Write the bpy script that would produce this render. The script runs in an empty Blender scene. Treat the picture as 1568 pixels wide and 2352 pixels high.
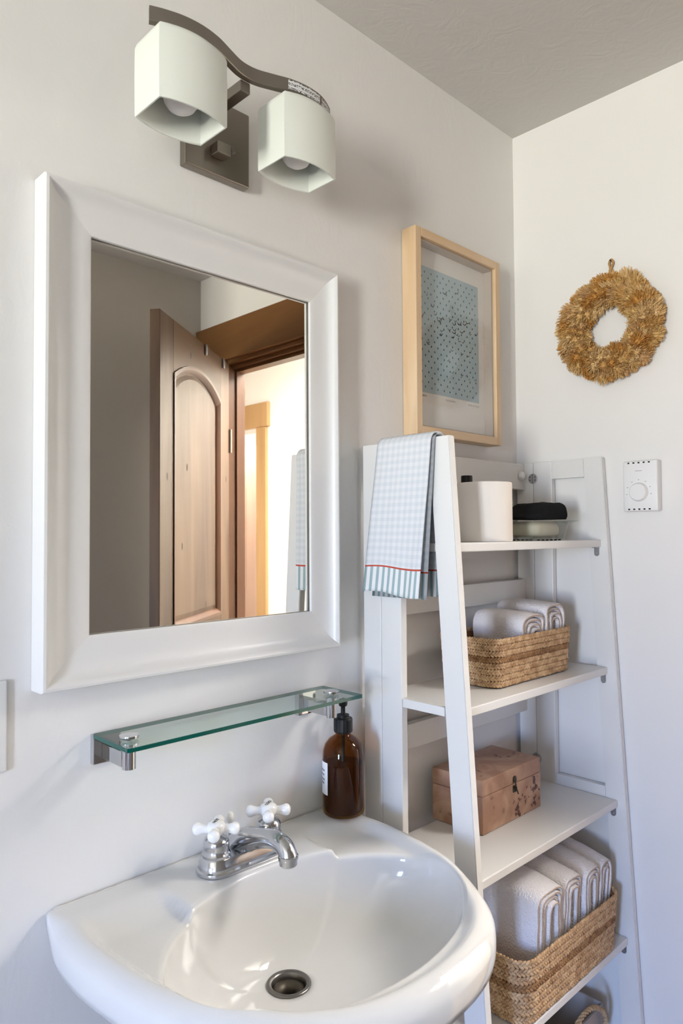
import bpy, bmesh, math, random
from mathutils import Vector, Matrix, noise
random.seed(7)
C = bpy.context.scene.collection
PI = math.pi
# ------------------------------------------------------------------ camera
FPX, YAW, PITCH, ROLL = 1636.6, math.radians(44.425), math.radians(1.743), math.radians(-0.338)
cam_loc = Vector((-1.619, -1.0, 1.402))
fw = Vector((math.sin(YAW) * math.cos(PITCH), math.cos(YAW) * math.cos(PITCH), math.sin(PITCH)))
rt = fw.cross(Vector((0, 0, 1))).normalized()
up = rt.cross(fw)
rt, up = rt * math.cos(ROLL) + up * math.sin(ROLL), up * math.cos(ROLL) - rt * math.sin(ROLL)
cd = bpy.data.cameras.new('camera')
cam = bpy.data.objects.new('camera', cd)
C.objects.link(cam)
cam.matrix_world = Matrix(((rt.x, up.x, -fw.x, cam_loc.x), (rt.y, up.y, -fw.y, cam_loc.y),
                           (rt.z, up.z, -fw.z, cam_loc.z), (0, 0, 0, 1)))
cd.sensor_fit = 'HORIZONTAL'
cd.sensor_width = 36
cd.lens = 36 * FPX / 1568
cd.clip_start = 0.02
cd.dof.use_dof = True
cd.dof.focus_distance = 1.4
cd.dof.aperture_fstop = 11
bpy.context.scene.camera = cam
# ------------------------------------------------------------------ world, lights, exposure
sc = bpy.context.scene
vs = sc.view_settings
vs.view_transform = 'Standard'
vs.look = 'None'
vs.exposure = 0.24
vs.gamma = 1.0
vs.use_curve_mapping = False
SKY = 120.0
world = bpy.data.worlds.new('daylight')
sc.world = world
world.use_nodes = True
wn, wl = world.node_tree.nodes, world.node_tree.links
wn.clear()
wout = wn.new('ShaderNodeOutputWorld')
wbg = wn.new('ShaderNodeBackground')
wtc = wn.new('ShaderNodeTexCoord')
wsep = wn.new('ShaderNodeSeparateXYZ')
wmr = wn.new('ShaderNodeMapRange')
wmr.inputs['From Min'].default_value = -0.15
wmr.inputs['From Max'].default_value = 0.13
wr = wn.new('ShaderNodeValToRGB')
wr.color_ramp.elements[0].position = 0.0
wr.color_ramp.elements[0].color = (0.95, 0.92, 0.835, 1)      # sunlit ground
wr.color_ramp.elements[1].position = 1.0
wr.color_ramp.elements[1].color = (0.23, 0.38, 0.78, 1)      # hazy blue sky
e = wr.color_ramp.elements.new(0.42)
e.color = (0.64, 0.67, 0.73, 1)
wl.new(wtc.outputs['Generated'], wsep.inputs[0])
wl.new(wsep.outputs['Z'], wmr.inputs['Value'])
wl.new(wmr.outputs[0], wr.inputs[0])
wl.new(wr.outputs[0], wbg.inputs['Color'])
wbg.inputs['Strength'].default_value = SKY
wl.new(wbg.outputs[0], wout.inputs[0])
WIN = dict(x=-5.0, y0=-1.92, y1=-1.36, z0=0.60, z1=1.90)


def area(name, loc, rot, sx, sy, power, col, portal=False):
    ld = bpy.data.lights.new(name, 'AREA')
    ld.shape = 'RECTANGLE'
    ld.size, ld.size_y = sx, sy
    ld.energy = power
    ld.color = col
    if portal:
        ld.cycles.is_portal = True
    o = bpy.data.objects.new(name, ld)
    o.location = loc
    o.rotation_euler = rot
    C.objects.link(o)
    return o


area('window_portal', (WIN['x'] - 0.09, (WIN['y0'] + WIN['y1']) / 2, (WIN['z0'] + WIN['z1']) / 2), (0, -PI / 2, 0),
     WIN['z1'] - WIN['z0'], WIN['y1'] - WIN['y0'], 1, (1, 1, 1), True)
area('hall_fill', (0.62, -0.9, 2.38), (0, 0, 0), 0.7, 1.4, 112, (1.0, 0.95, 0.89))  # added unseen ceiling light that brightens the hall

# ------------------------------------------------------------------ helpers


def world_base(o):
    v = Vector((0, 0, 0))
    M = Matrix.Identity(4)
    chain = []
    while o:
        chain.append(o)
        o = o.parent
    for q in reversed(chain):
        M = M @ q.matrix_basis
    return M


def link_mesh(name, me, mats, parent=None, local=False, origin=None):
    if mats is not None:
        for m in (mats if isinstance(mats, (list, tuple)) else [mats]):
            me.materials.append(m)
    o = bpy.data.objects.new(name, me)
    C.objects.link(o)
    if parent:
        o.parent = parent
        if not local:
            me.transform(world_base(parent).inverted())
    elif origin is not None:
        me.transform(Matrix.Translation(-Vector(origin)))
        o.location = origin
    return o


def obj(name, bm, mats, parent=None, smooth=False, local=False, origin=None, angle=None):
    me = bpy.data.meshes.new(name)
    bmesh.ops.recalc_face_normals(bm, faces=bm.faces[:])
    bm.to_mesh(me)
    bm.free()
    if smooth:
        me.polygons.foreach_set('use_smooth', [True] * len(me.polygons))
        if angle:
            me.set_sharp_from_angle(angle=math.radians(angle))
    return link_mesh(name, me, mats, parent, local, origin)


def thing(name, label, cat, loc=(0, 0, 0), group=None, rotz=0):
    o = bpy.data.objects.new(name, None)
    o.empty_display_size = 0.05
    o.location = loc
    o.rotation_euler = (0, 0, rotz)
    C.objects.link(o)
    return tag(o, label, cat, group)


def tag(o, label, cat, group=None):
    o['label'] = label
    o['category'] = cat
    if group:
        o['group'] = group
    return o


def struct(o, label):
    o['kind'] = 'structure'
    o['label'] = label
    return o


def NB():
    return bmesh.new()


def box(bm, x0, x1, y0, y1, z0, z1, bev=0.0, seg=2, mat=0, M=None):
    b = bmesh.new()
    bmesh.ops.create_cube(b, size=1)
    for v in b.verts:
        v.co = Vector(((x0 + x1) / 2 + v.co.x * (x1 - x0), (y0 + y1) / 2 + v.co.y * (y1 - y0),
                       (z0 + z1) / 2 + v.co.z * (z1 - z0)))
    if bev > 0:
        bmesh.ops.bevel(b, geom=b.edges[:], offset=bev, segments=seg, profile=0.5, affect='EDGES')
    join(bm, b, M, mat)


def join(bm, b, M=None, mat=None):
    mp = {}
    for v in b.verts:
        mp[v] = bm.verts.new(M @ v.co if M else v.co)
    for f in b.faces:
        try:
            nf = bm.faces.new([mp[v] for v in f.verts])
            nf.smooth = f.smooth
            nf.material_index = mat if mat is not None else f.material_index
        except ValueError:
            pass
    b.free()


def lathe(bm, prof, n=32, M=None, cap=True, mat=0, sx=1, sy=1):
    rings = []
    for r, z in prof:
        ring = []
        for i in range(n):
            a = 2 * PI * i / n
            p = Vector((r * math.cos(a) * sx, r * math.sin(a) * sy, z))
            ring.append(bm.verts.new(M @ p if M else p))
        rings.append(ring)
    for a, b in zip(rings, rings[1:]):
        for i in range(n):
            f = bm.faces.new((a[i], a[(i + 1) % n], b[(i + 1) % n], b[i]))
            f.material_index = mat
    if cap:
        f = bm.faces.new(rings[0][::-1]); f.material_index = mat
        f = bm.faces.new(rings[-1]); f.material_index = mat


def tube(bm, pts, rad, n=10, closed=False, mat=0, cap=True):
    pts = [Vector(p) for p in pts]
    m = len(pts)
    rad = rad if isinstance(rad, (list, tuple)) else [rad] * m
    tans = []
    for i in range(m):
        a = pts[(i - 1) % m] if closed or i > 0 else pts[0]
        b = pts[(i + 1) % m] if closed or i < m - 1 else pts[-1]
        tans.append((b - a).normalized())
    nrm = tans[0].orthogonal().normalized()
    rings = []
    for i in range(m):
        nrm = (nrm - tans[i] * nrm.dot(tans[i])).normalized()
        bn = tans[i].cross(nrm)
        rings.append([bm.verts.new(pts[i] + (nrm * math.cos(2 * PI * k / n) + bn * math.sin(2 * PI * k / n)) * rad[i])
                      for k in range(n)])
    pr = list(zip(rings, rings[1:])) + ([(rings[-1], rings[0])] if closed else [])
    for a, b in pr:
        for k in range(n):
            f = bm.faces.new((a[k], a[(k + 1) % n], b[(k + 1) % n], b[k]))
            f.material_index = mat
    if cap and not closed:
        bm.faces.new(rings[0][::-1]).material_index = mat
        bm.faces.new(rings[-1]).material_index = mat


def prism(bm, poly, fn0, fn1, mat=0):
    a = [bm.verts.new(fn0(p)) for p in poly]
    b = [bm.verts.new(fn1(p)) for p in poly]
    n = len(poly)
    bm.faces.new(a[::-1]).material_index = mat
    bm.faces.new(b).material_index = mat
    for i in range(n):
        bm.faces.new((a[i], a[(i + 1) % n], b[(i + 1) % n], b[i])).material_index = mat


def smooth_path(pts, sub=6, closed=False):
    pts = [Vector(p) for p in pts]
    out = []
    n = len(pts)
    rng = range(n) if closed else range(n - 1)
    for i in rng:
        p0 = pts[(i - 1) % n] if closed or i > 0 else pts[0]
        p1, p2 = pts[i], pts[(i + 1) % n]
        p3 = pts[(i + 2) % n] if closed or i < n - 2 else pts[-1]
        for k in range(sub):
            t = k / sub
            out.append(0.5 * ((2 * p1) + (p2 - p0) * t + (2 * p0 - 5 * p1 + 4 * p2 - p3) * t * t +
                              (3 * p1 - p0 - 3 * p2 + p3) * t ** 3))
    if not closed:
        out.append(pts[-1])
    return out


def sstep(a, b, x):
    t = max(0.0, min(1.0, (x - a) / (b - a)))
    return t * t * (3 - 2 * t)


# ------------------------------------------------------------------ materials
def mat(name, col, rough=0.5, metal=0.0, spec=0.5, **kw):
    m = bpy.data.materials.new(name)
    m.use_nodes = True
    b = m.node_tree.nodes['Principled BSDF']
    b.inputs['Base Color'].default_value = (*col, 1)
    b.inputs['Roughness'].default_value = rough
    b.inputs['Metallic'].default_value = metal
    b.inputs['Specular IOR Level'].default_value = spec
    for k, v in kw.items():
        b.inputs[k].default_value = v
    return m


def nodes(m):
    return m.node_tree.nodes, m.node_tree.links, m.node_tree.nodes['Principled BSDF']


def add_noise_color(m, c1, c2, scale=20, stretch=(1, 1, 1), detail=4, lo=0.35, hi=0.65, coord='Object', dist=0.0):
    n, l, b = nodes(m)
    tc = n.new('ShaderNodeTexCoord')
    mp = n.new('ShaderNodeMapping')
    mp.inputs['Scale'].default_value = stretch
    nz = n.new('ShaderNodeTexNoise')
    nz.inputs['Scale'].default_value = scale
    nz.inputs['Detail'].default_value = detail
    nz.inputs['Distortion'].default_value = dist
    r = n.new('ShaderNodeValToRGB')
    r.color_ramp.elements[0].position = lo
    r.color_ramp.elements[0].color = (*c1, 1)
    r.color_ramp.elements[1].position = hi
    r.color_ramp.elements[1].color = (*c2, 1)
    l.new(tc.outputs[coord], mp.inputs[0])
    l.new(mp.outputs[0], nz.inputs['Vector'])
    l.new(nz.outputs['Fac'], r.inputs[0])
    l.new(r.outputs[0], b.inputs['Base Color'])
    return nz, r, mp


def add_bump(m, scale=50, strength=0.2, distance=0.002, stretch=(1, 1, 1), detail=3, dist=0.0, kind='noise', coord='Object'):
    n, l, b = nodes(m)
    tc = n.new('ShaderNodeTexCoord')
    mp = n.new('ShaderNodeMapping')
    mp.inputs['Scale'].default_value = stretch
    if kind == 'noise':
        t = n.new('ShaderNodeTexNoise')
        t.inputs['Detail'].default_value = detail
        t.inputs['Distortion'].default_value = dist
        out = t.outputs['Fac']
    else:
        t = n.new('ShaderNodeTexVoronoi')
        out = t.outputs['Distance']
    t.inputs['Scale'].default_value = scale
    bp = n.new('ShaderNodeBump')
    bp.inputs['Strength'].default_value = strength
    bp.inputs['Distance'].default_value = distance
    l.new(tc.outputs[coord], mp.inputs[0])
    l.new(mp.outputs[0], t.inputs['Vector'])
    l.new(out, bp.inputs['Height'])
    prev = b.inputs['Normal'].links
    if prev:
        l.new(prev[0].from_socket, bp.inputs['Normal'])
    l.new(bp.outputs[0], b.inputs['Normal'])
    return t


def wood(name, c1, c2, axis='z', scale=9, rough=0.5, contrast=(0.3, 0.7), fine=True):
    m = mat(name, c1, rough)
    st = {'x': (0.12, 1, 1), 'y': (1, 0.12, 1), 'z': (1, 1, 0.12)}[axis]
    add_noise_color(m, c1, c2, scale, st, 5, contrast[0], contrast[1], dist=0.6)
    if fine:
        add_bump(m, scale * 9, 0.12, 0.001, st)
    return m


def see_glass(name, tint, gloss=1.0, rough=0.0, ior=1.5):
    m = bpy.data.materials.new(name)
    m.use_nodes = True
    n, l = m.node_tree.nodes, m.node_tree.links
    n.clear()
    out = n.new('ShaderNodeOutputMaterial')
    tr = n.new('ShaderNodeBsdfTransparent')
    tr.inputs[0].default_value = (*tint, 1)
    gl = n.new('ShaderNodeBsdfGlossy')
    gl.inputs['Roughness'].default_value = rough
    fr = n.new('ShaderNodeFresnel')
    fr.inputs['IOR'].default_value = ior
    mu = n.new('ShaderNodeMath')
    mu.operation = 'MULTIPLY'
    mu.inputs[1].default_value = gloss
    mx = n.new('ShaderNodeMixShader')
    ge = n.new('ShaderNodeNewGeometry')          # reflect on the entry face only, the slab does not refract
    inv = n.new('ShaderNodeMath'); inv.operation = 'SUBTRACT'; inv.inputs[0].default_value = 1.0
    m2 = n.new('ShaderNodeMath'); m2.operation = 'MULTIPLY'; m2.use_clamp = True
    l.new(ge.outputs['Backfacing'], inv.inputs[1])
    l.new(fr.outputs[0], mu.inputs[0])
    l.new(mu.outputs[0], m2.inputs[0])
    l.new(inv.outputs[0], m2.inputs[1])
    l.new(m2.outputs[0], mx.inputs[0])
    l.new(tr.outputs[0], mx.inputs[1])
    l.new(gl.outputs[0], mx.inputs[2])
    l.new(mx.outputs[0], out.inputs[0])
    return m


WALLC = (0.79, 0.775, 0.755)
m_wall = mat('wall_plaster', WALLC, 0.75, spec=0.3)
add_bump(m_wall, 5, 0.14, 0.010, (1, 1, 1), 4, 1.0)
add_bump(m_wall, 16, 0.12, 0.006, (1, 0.4, 0.55), 6, 2.2)
add_bump(m_wall, 240, 0.06, 0.001)
m_wall2 = mat('wall_plaster_smooth', WALLC, 0.7, spec=0.3)
add_bump(m_wall2, 7, 0.12, 0.008, (1, 1, 1), 5, 1.0)
m_wall3 = mat('shade_toned_wall', (0.56, 0.525, 0.475), 0.75, spec=0.3)  # darker copy of the wall colour, its shade is put into the tone
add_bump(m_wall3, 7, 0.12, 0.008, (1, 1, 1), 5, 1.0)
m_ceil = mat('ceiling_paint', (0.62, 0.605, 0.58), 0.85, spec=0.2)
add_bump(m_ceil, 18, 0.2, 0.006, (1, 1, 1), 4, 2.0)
m_floor = wood('floor_oak', (0.13, 0.085, 0.055), (0.19, 0.125, 0.08), 'x', 6, 0.45)
m_hall = mat('hall_paint', (0.86, 0.845, 0.81), 0.8)
add_bump(m_hall, 9, 0.1, 0.006)
m_white = mat('white_satin_paint', (0.75, 0.745, 0.73), 0.38)
add_bump(m_white, 60, 0.04, 0.001)
m_frame = mat('mirror_frame_lacquer', (0.73, 0.725, 0.715), 0.33)
m_white_pl = mat('white_plastic', (0.80, 0.80, 0.80), 0.4)
m_mirror = mat('mirror_silver', (0.80, 0.775, 0.725), 0.0, 1.0)
m_porc = mat('porcelain', (0.69, 0.685, 0.675), 0.07, spec=0.55)
m_porc_h = mat('porcelain_handle', (0.86, 0.85, 0.84), 0.1, spec=0.6)
m_chrome = mat('chrome', (0.55, 0.56, 0.59), 0.14, 1.0)
m_chrome_p = mat('polished_chrome', (0.62, 0.62, 0.63), 0.05, 1.0)
m_zinc = mat('zinc', (0.45, 0.46, 0.48), 0.4, 1.0)
m_nickel = mat('brushed_nickel', (0.30, 0.265, 0.23), 0.36, 1.0)
add_bump(m_nickel, 220, 0.05, 0.0005, (1, 1, 0.05))
m_drain = mat('drain_steel', (0.22, 0.205, 0.19), 0.33, 1.0)
m_black = mat('black_plastic', (0.008, 0.008, 0.009), 0.42, spec=0.3)
m_dark = mat('dark_hole', (0.01, 0.01, 0.01), 0.9)
m_ink = mat('ink', (0.03, 0.03, 0.03), 0.7)
m_greyink = mat('grey_ink', (0.30, 0.30, 0.31), 0.7)
m_shade = mat('opal_glass', (0.74, 0.765, 0.70), 0.32, **{'Subsurface Weight': 0.0})
m_bulb = mat('frosted_bulb', (0.80, 0.77, 0.76), 0.3)
m_glass_top = see_glass('shelf_glass_face', (0.86, 0.93, 0.915), 1.0)
m_glass_edge = mat('shelf_glass_edge', (0.0, 0.085, 0.065), 0.08, spec=0.7)
m_pane = see_glass('clear_pane', (0.97, 0.98, 0.97), 1.0)
m_pine = wood('pale_pine', (0.66, 0.46, 0.27), (0.76, 0.58, 0.38), 'z', 26, 0.5)
m_pine_x = wood('pale_pine_rail', (0.66, 0.46, 0.27), (0.76, 0.58, 0.38), 'x', 26, 0.5)
m_spacer = mat('frame_spacer', (0.56, 0.47, 0.40), 0.7)
m_mat = mat('mat_board', (0.88, 0.85, 0.80), 0.85)
m_print = mat('print_blue', (0.36, 0.46, 0.50), 0.8)
add_noise_color(m_print, (0.43, 0.55, 0.60), (0.50, 0.61, 0.65), 9)
m_dot = mat('print_teal', (0.07, 0.19, 0.235), 0.8)
m_bird = mat('print_bird', (0.055, 0.05, 0.05), 0.8)
m_doorw = wood('alder_door', (0.050, 0.021, 0.008), (0.135, 0.078, 0.041), 'z', 9, 0.45, (0.32, 0.66))
m_trimw = wood('alder_trim', (0.13, 0.054, 0.015), (0.20, 0.090, 0.028), 'y', 8, 0.35)
m_trimz = wood('alder_jamb', (0.075, 0.027, 0.010), (0.12, 0.050, 0.021), 'z', 8, 0.35)
m_hallw = wood('fir_trim', (0.40, 0.235, 0.10), (0.50, 0.31, 0.145), 'z', 8, 0.5)
m_halld = wood('pink_pine_door', (0.56, 0.38, 0.30), (0.66, 0.48, 0.39), 'z', 7, 0.5)
m_knot = mat('wood_knot', (0.03, 0.015, 0.01), 0.6)
m_black_cloth = mat('black_cloth', (0.008, 0.008, 0.009), 0.9, spec=0.15)
add_bump(m_black_cloth, 300, 0.4, 0.001)
m_cream_cloth = mat('cream_cloth', (0.62, 0.56, 0.45), 0.9, spec=0.2)
add_bump(m_cream_cloth, 120, 0.2, 0.001)
m_paper = mat('tissue_paper', (0.84, 0.79, 0.735), 0.95, spec=0.1)
add_bump(m_paper, 500, 0.15, 0.0006)
m_taupe = mat('taupe_canvas', (0.42, 0.37, 0.33), 0.9, spec=0.2)
add_bump(m_taupe, 350, 0.25, 0.001)
m_label = mat('paper_label', (0.82, 0.84, 0.86), 0.6)
m_brass = mat('aged_brass', (0.10, 0.085, 0.06), 0.35, 1.0)

# white waffle towels
m_terry = mat('white_waffle_cotton', (0.86, 0.825, 0.825), 0.95, spec=0.1)
add_bump(m_terry, 260, 0.55, 0.003, kind='voronoi')
add_bump(m_terry, 30, 0.3, 0.004)
m_hemline = mat('ecru_stitch', (0.50, 0.38, 0.29), 0.9)

# seagrass
m_grass = mat('water_hyacinth', (0.4, 0.22, 0.09), 0.55)
add_noise_color(m_grass, (0.37, 0.20, 0.088), (0.66, 0.45, 0.25), 75, (1, 1, 1), 3, 0.3, 0.7)
add_bump(m_grass, 260, 0.35, 0.001)
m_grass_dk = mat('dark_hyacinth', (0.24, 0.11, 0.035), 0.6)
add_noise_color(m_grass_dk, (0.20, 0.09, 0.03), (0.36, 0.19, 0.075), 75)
m_rope = mat('jute_rope', (0.45, 0.32, 0.19), 0.9)
add_noise_color(m_rope, (0.36, 0.24, 0.13), (0.55, 0.41, 0.26), 160)

# burl
m_burl = mat('poplar_burl', (0.5, 0.3, 0.18), 0.38)
_nz, _r, _mp = add_noise_color(m_burl, (0.37, 0.20, 0.125), (0.53, 0.335, 0.225), 13, (1, 1, 1.0), 6, 0.38, 0.62, dist=1.2)
n, l, b = nodes(m_burl)
nz2 = n.new('ShaderNodeTexNoise'); nz2.inputs['Scale'].default_value = 11; nz2.inputs['Detail'].default_value = 1
vor = n.new('ShaderNodeTexNoise'); vor.inputs['Scale'].default_value = 85; vor.inputs['Detail'].default_value = 2
mr1 = n.new('ShaderNodeMapRange'); mr1.inputs['From Min'].default_value = 0.50; mr1.inputs['From Max'].default_value = 0.58
mr2 = n.new('ShaderNodeMapRange'); mr2.inputs['From Min'].default_value = 0.56; mr2.inputs['From Max'].default_value = 0.64
mm = n.new('ShaderNodeMath'); mm.operation = 'MULTIPLY'
mix = n.new('ShaderNodeMix'); mix.data_type = 'RGBA'
l.new(_mp.outputs[0], nz2.inputs['Vector']); l.new(_mp.outputs[0], vor.inputs['Vector'])
l.new(nz2.outputs['Fac'], mr1.inputs['Value']); l.new(vor.outputs['Fac'], mr2.inputs['Value'])
l.new(mr1.outputs[0], mm.inputs[0]); l.new(mr2.outputs[0], mm.inputs[1])
l.new(mm.outputs[0], mix.inputs['Factor']); l.new(_r.outputs[0], mix.inputs['A'])
mix.inputs['B'].default_value = (0.09, 0.025, 0.015, 1)
l.new(mix.outputs['Result'], b.inputs['Base Color'])

# amber glass and liquid
m_amber = see_glass('amber_glass', (0.73, 0.505, 0.11), 0.8, 0.01)
m_liquid = mat('dark_amber_soap', (0.062, 0.034, 0.017), 0.15)

# flower shades for the wreath
straw = []
for i, (c1, c2) in enumerate([((0.52, 0.28, 0.085), (0.68, 0.42, 0.16)), ((0.62, 0.39, 0.16), (0.78, 0.57, 0.30)),
                              ((0.46, 0.21, 0.05), (0.60, 0.32, 0.09)), ((0.52, 0.30, 0.13), (0.66, 0.43, 0.21)),
                              ((0.57, 0.35, 0.12), (0.72, 0.49, 0.22))]):
    m = mat('dried_flower', c1, 0.9, spec=0.15)
    add_noise_color(m, c1, c2, 220, (1, 1, 1), 2)
    straw.append(m)
m_stem = mat('raffia', (0.42, 0.24, 0.10), 0.9)

# gingham hand towel, driven by UV in metres (u across, v from the hem)
m_ging = mat('gingham_cotton', (0.7, 0.72, 0.76), 0.95, spec=0.1)
n, l, b = nodes(m_ging)
uv = n.new('ShaderNodeUVMap'); uv.uv_map = 'UVMap'
sp = n.new('ShaderNodeSeparateXYZ'); l.new(uv.outputs[0], sp.inputs[0])


def fmath(op, a, bb=None, **kw):
    q = n.new('ShaderNodeMath'); q.operation = op
    for i, v in enumerate((a, bb)):
        if v is None:
            continue
        if isinstance(v, (int, float)):
            q.inputs[i].default_value = v
        else:
            l.new(v, q.inputs[i])
    return q.outputs[0]


def stripe(sock, period, duty, off=0.0):
    return fmath('LESS_THAN', fmath('FRACT', fmath('ADD', fmath('DIVIDE', sock, period), off)), duty)


su, sv = stripe(sp.outputs[0], 0.0135, 0.5), stripe(sp.outputs[1], 0.0135, 0.5)
chk = fmath('MULTIPLY', fmath('ADD', su, sv), 0.5)


def cmix(fac, A, B):
    q = n.new('ShaderNodeMix'); q.data_type = 'RGBA'
    l.new(fac, q.inputs['Factor'])
    for k, v in (('A', A), ('B', B)):
        if isinstance(v, tuple):
            q.inputs[k].default_value = (*v, 1)
        else:
            l.new(v, q.inputs[k])
    return q.outputs['Result']


base = cmix(chk, (0.72, 0.73, 0.755), (0.60, 0.635, 0.675))
strp = cmix(stripe(sp.outputs[0], 0.0135, 0.45), (0.77, 0.78, 0.79), (0.33, 0.44, 0.46))
col = cmix(fmath('LESS_THAN', sp.outputs[1], 0.0475), base, strp)
red = fmath('MULTIPLY', fmath('GREATER_THAN', sp.outputs[1], 0.0475), fmath('LESS_THAN', sp.outputs[1], 0.0505))
col = cmix(red, col, (0.50, 0.085, 0.055))
l.new(col, b.inputs['Base Color'])
add_bump(m_ging, 600, 0.35, 0.0012)
add_bump(m_ging, 55, 0.35, 0.004)

# sticker on the lamp bar, UV in metres
m_stick = mat('printed_sticker', (0.7, 0.7, 0.7), 0.5)
n, l, b = nodes(m_stick)
uv = n.new('ShaderNodeUVMap'); uv.uv_map = 'UVMap'
mp = n.new('ShaderNodeMapping'); mp.inputs['Scale'].default_value = (1, 0.6, 1)
l.new(uv.outputs[0], mp.inputs[0])
nz = n.new('ShaderNodeTexNoise'); nz.inputs['Scale'].default_value = 520; nz.inputs['Detail'].default_value = 1
l.new(mp.outputs[0], nz.inputs['Vector'])
sp = n.new('ShaderNodeSeparateXYZ'); l.new(uv.outputs[0], sp.inputs[0])
ln = stripe(sp.outputs[1], 0.0075, 0.62, 0.15)
gt = fmath('GREATER_THAN', nz.outputs['Fac'], 0.5)
l.new(cmix(fmath('MULTIPLY', ln, gt), (0.70, 0.70, 0.70), (0.06, 0.06, 0.06)), b.inputs['Base Color'])

# ------------------------------------------------------------------ room shell
CEIL, DEP, XL = 2.44, -1.4863, -5.0
XR, DFAR = -1.95, -2.70                      # unseen wider room end, added behind the camera to shape the window light
bm = NB(); box(bm, XL - 0.15, 0.10, 0.0, 0.12, 0, CEIL)
struct(obj('wall_back', bm, m_wall), 'off-white trowelled plaster wall behind the basin and mirror')
DY0, DY1, DZ, WT = -1.310, -0.600, 2.077, .070          # doorway in the right wall
bm = NB()
box(bm, 0, WT, DY1, 0.0, 0, CEIL)
box(bm, 0, WT, DEP - 0.12, DY0, 0, CEIL)
box(bm, 0, WT, DY0, DY1, DZ, CEIL)
struct(obj('wall_right', bm, m_wall2), 'white plaster wall carrying the wreath and the thermostat')
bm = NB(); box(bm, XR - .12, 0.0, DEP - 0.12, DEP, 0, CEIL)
struct(obj('wall_front', bm, m_wall3), 'plain wall with shade mixed into its colour, behind the open door, seen in the mirror')
bm = NB(); box(bm, XR - .12, XR, DFAR, DEP - .1205, 0, CEIL)
struct(obj('wall_added_return', bm, m_wall2), 'added unseen return wall behind the camera that shapes the window light')
bm = NB(); box(bm, XL - .15, XR, DFAR - .12, DFAR, 0, CEIL)
struct(obj('wall_added_end', bm, m_wall2), 'far wall of the added unseen room end behind the camera')
w = WIN
bm = NB()
box(bm, XL - 0.15, XL, w['y1'], 0.0, 0, CEIL)
box(bm, XL - 0.15, XL, DFAR, w['y0'], 0, CEIL)
box(bm, XL - 0.15, XL, w['y0'], w['y1'], 0, w['z0'])
box(bm, XL - 0.15, XL, w['y0'], w['y1'], w['z1'], CEIL)
struct(obj('wall_left', bm, m_wall2), 'wall with the window that lights the room')
bm = NB(); box(bm, XL - 0.15, WT, DFAR - .12, 0.12, -0.1, 0)
struct(obj('floor', bm, m_floor), 'dark oak floor')
bm = NB(); box(bm, XL - 0.15, WT, DFAR - .12, 0.12, CEIL, CEIL + 0.1)
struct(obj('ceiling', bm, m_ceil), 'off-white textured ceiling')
# window
wo = struct(bpy.data.objects.new('window_1', None), 'white framed window with four panes in the left wall')
wo.location = (XL, (w['y0'] + w['y1']) / 2, w['z0']); C.objects.link(wo)
bm = NB()
for a in ((w['y0'], w['y0'] + .045, w['z0'], w['z1']), (w['y1'] - .045, w['y1'], w['z0'], w['z1']),
          (w['y0'] + .045, w['y1'] - .045, w['z0'], w['z0'] + .045), (w['y0'] + .045, w['y1'] - .045, w['z1'] - .045, w['z1'])):
    box(bm, XL - .07, XL - .02, *a)
obj('window_frame', bm, m_white, wo)
ym, zm = (w['y0'] + w['y1']) / 2, (w['z0'] + w['z1']) / 2
bm = NB()
box(bm, XL - .06, XL - .03, ym - .012, ym + .012, w['z0'] + .045, w['z1'] - .045)
box(bm, XL - .058, XL - .032, w['y0'] + .045, w['y1'] - .045, zm - .012, zm + .012)
obj('glazing_bar', bm, m_white, wo)
bm = NB(); box(bm, XL - .03, XL + .03, w['y0'] - .03, w['y1'] + .03, w['z0'] - .025, w['z0'] - .001, .004)
obj('window_sill', bm, m_white, wo)
for ya, yb in ((w['y0'] + .045, ym - .012), (ym + .012, w['y1'] - .045)):
    for za, zb in ((w['z0'] + .045, zm - .012), (zm + .012, w['z1'] - .045)):
        bm = NB(); box(bm, XL - .047, XL - .043, ya, yb, za, zb)
        obj('pane', bm, m_pane, wo)
# door casing in the right wall
to = struct(bpy.data.objects.new('trim_1', None), 'brown wooden casing around the doorway, seen in the mirror')
to.location = (0, (DY0 + DY1) / 2, 0); C.objects.link(to)
bm = NB(); box(bm, -.024, -.0005, DEP + .001, DY1 + .10, 2.0775, 2.225, .002)
obj('head_board', bm, m_trimw, to)
bm = NB(); box(bm, -.020, -.0005, DY1 + .0, DY1 + .09, 0.0, 2.077, .002)
obj('side_board', bm, m_trimz, to)
bm = NB(); box(bm, -.020, -.0005, DY0 - .09, DY0 - .0, 0.0, 2.077, .002)
obj('side_board', bm, m_trimz, to)
bm = NB(); box(bm, -.004, WT + .006, DY0 + .0005, DY0 + .02, 0, DZ - .0005)
box(bm, .032, .054, DY0 + .02, DY0 + .028, 0, DZ - .03)
obj('hinge_jamb', bm, m_trimz, to)
bm = NB(); box(bm, -.004, WT + .006, DY1 - .02, DY1 - .0005, 0, DZ - .0005)
box(bm, .032, .054, DY1 - .028, DY1 - .02, 0, DZ - .03)
obj('latch_jamb', bm, m_trimz, to)
bm = NB(); box(bm, -.004, WT + .006, DY0 + .021, DY1 - .021, DZ - .014, DZ - .0005)
box(bm, .016, WT + .006, DY0 + .021, DY1 - .021, DZ - .028, DZ - .014)
box(bm, .034, WT + .006, DY0 + .021, DY1 - .021, DZ - .040, DZ - .028)
obj('head_jamb', bm, m_trimw, to)
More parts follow.
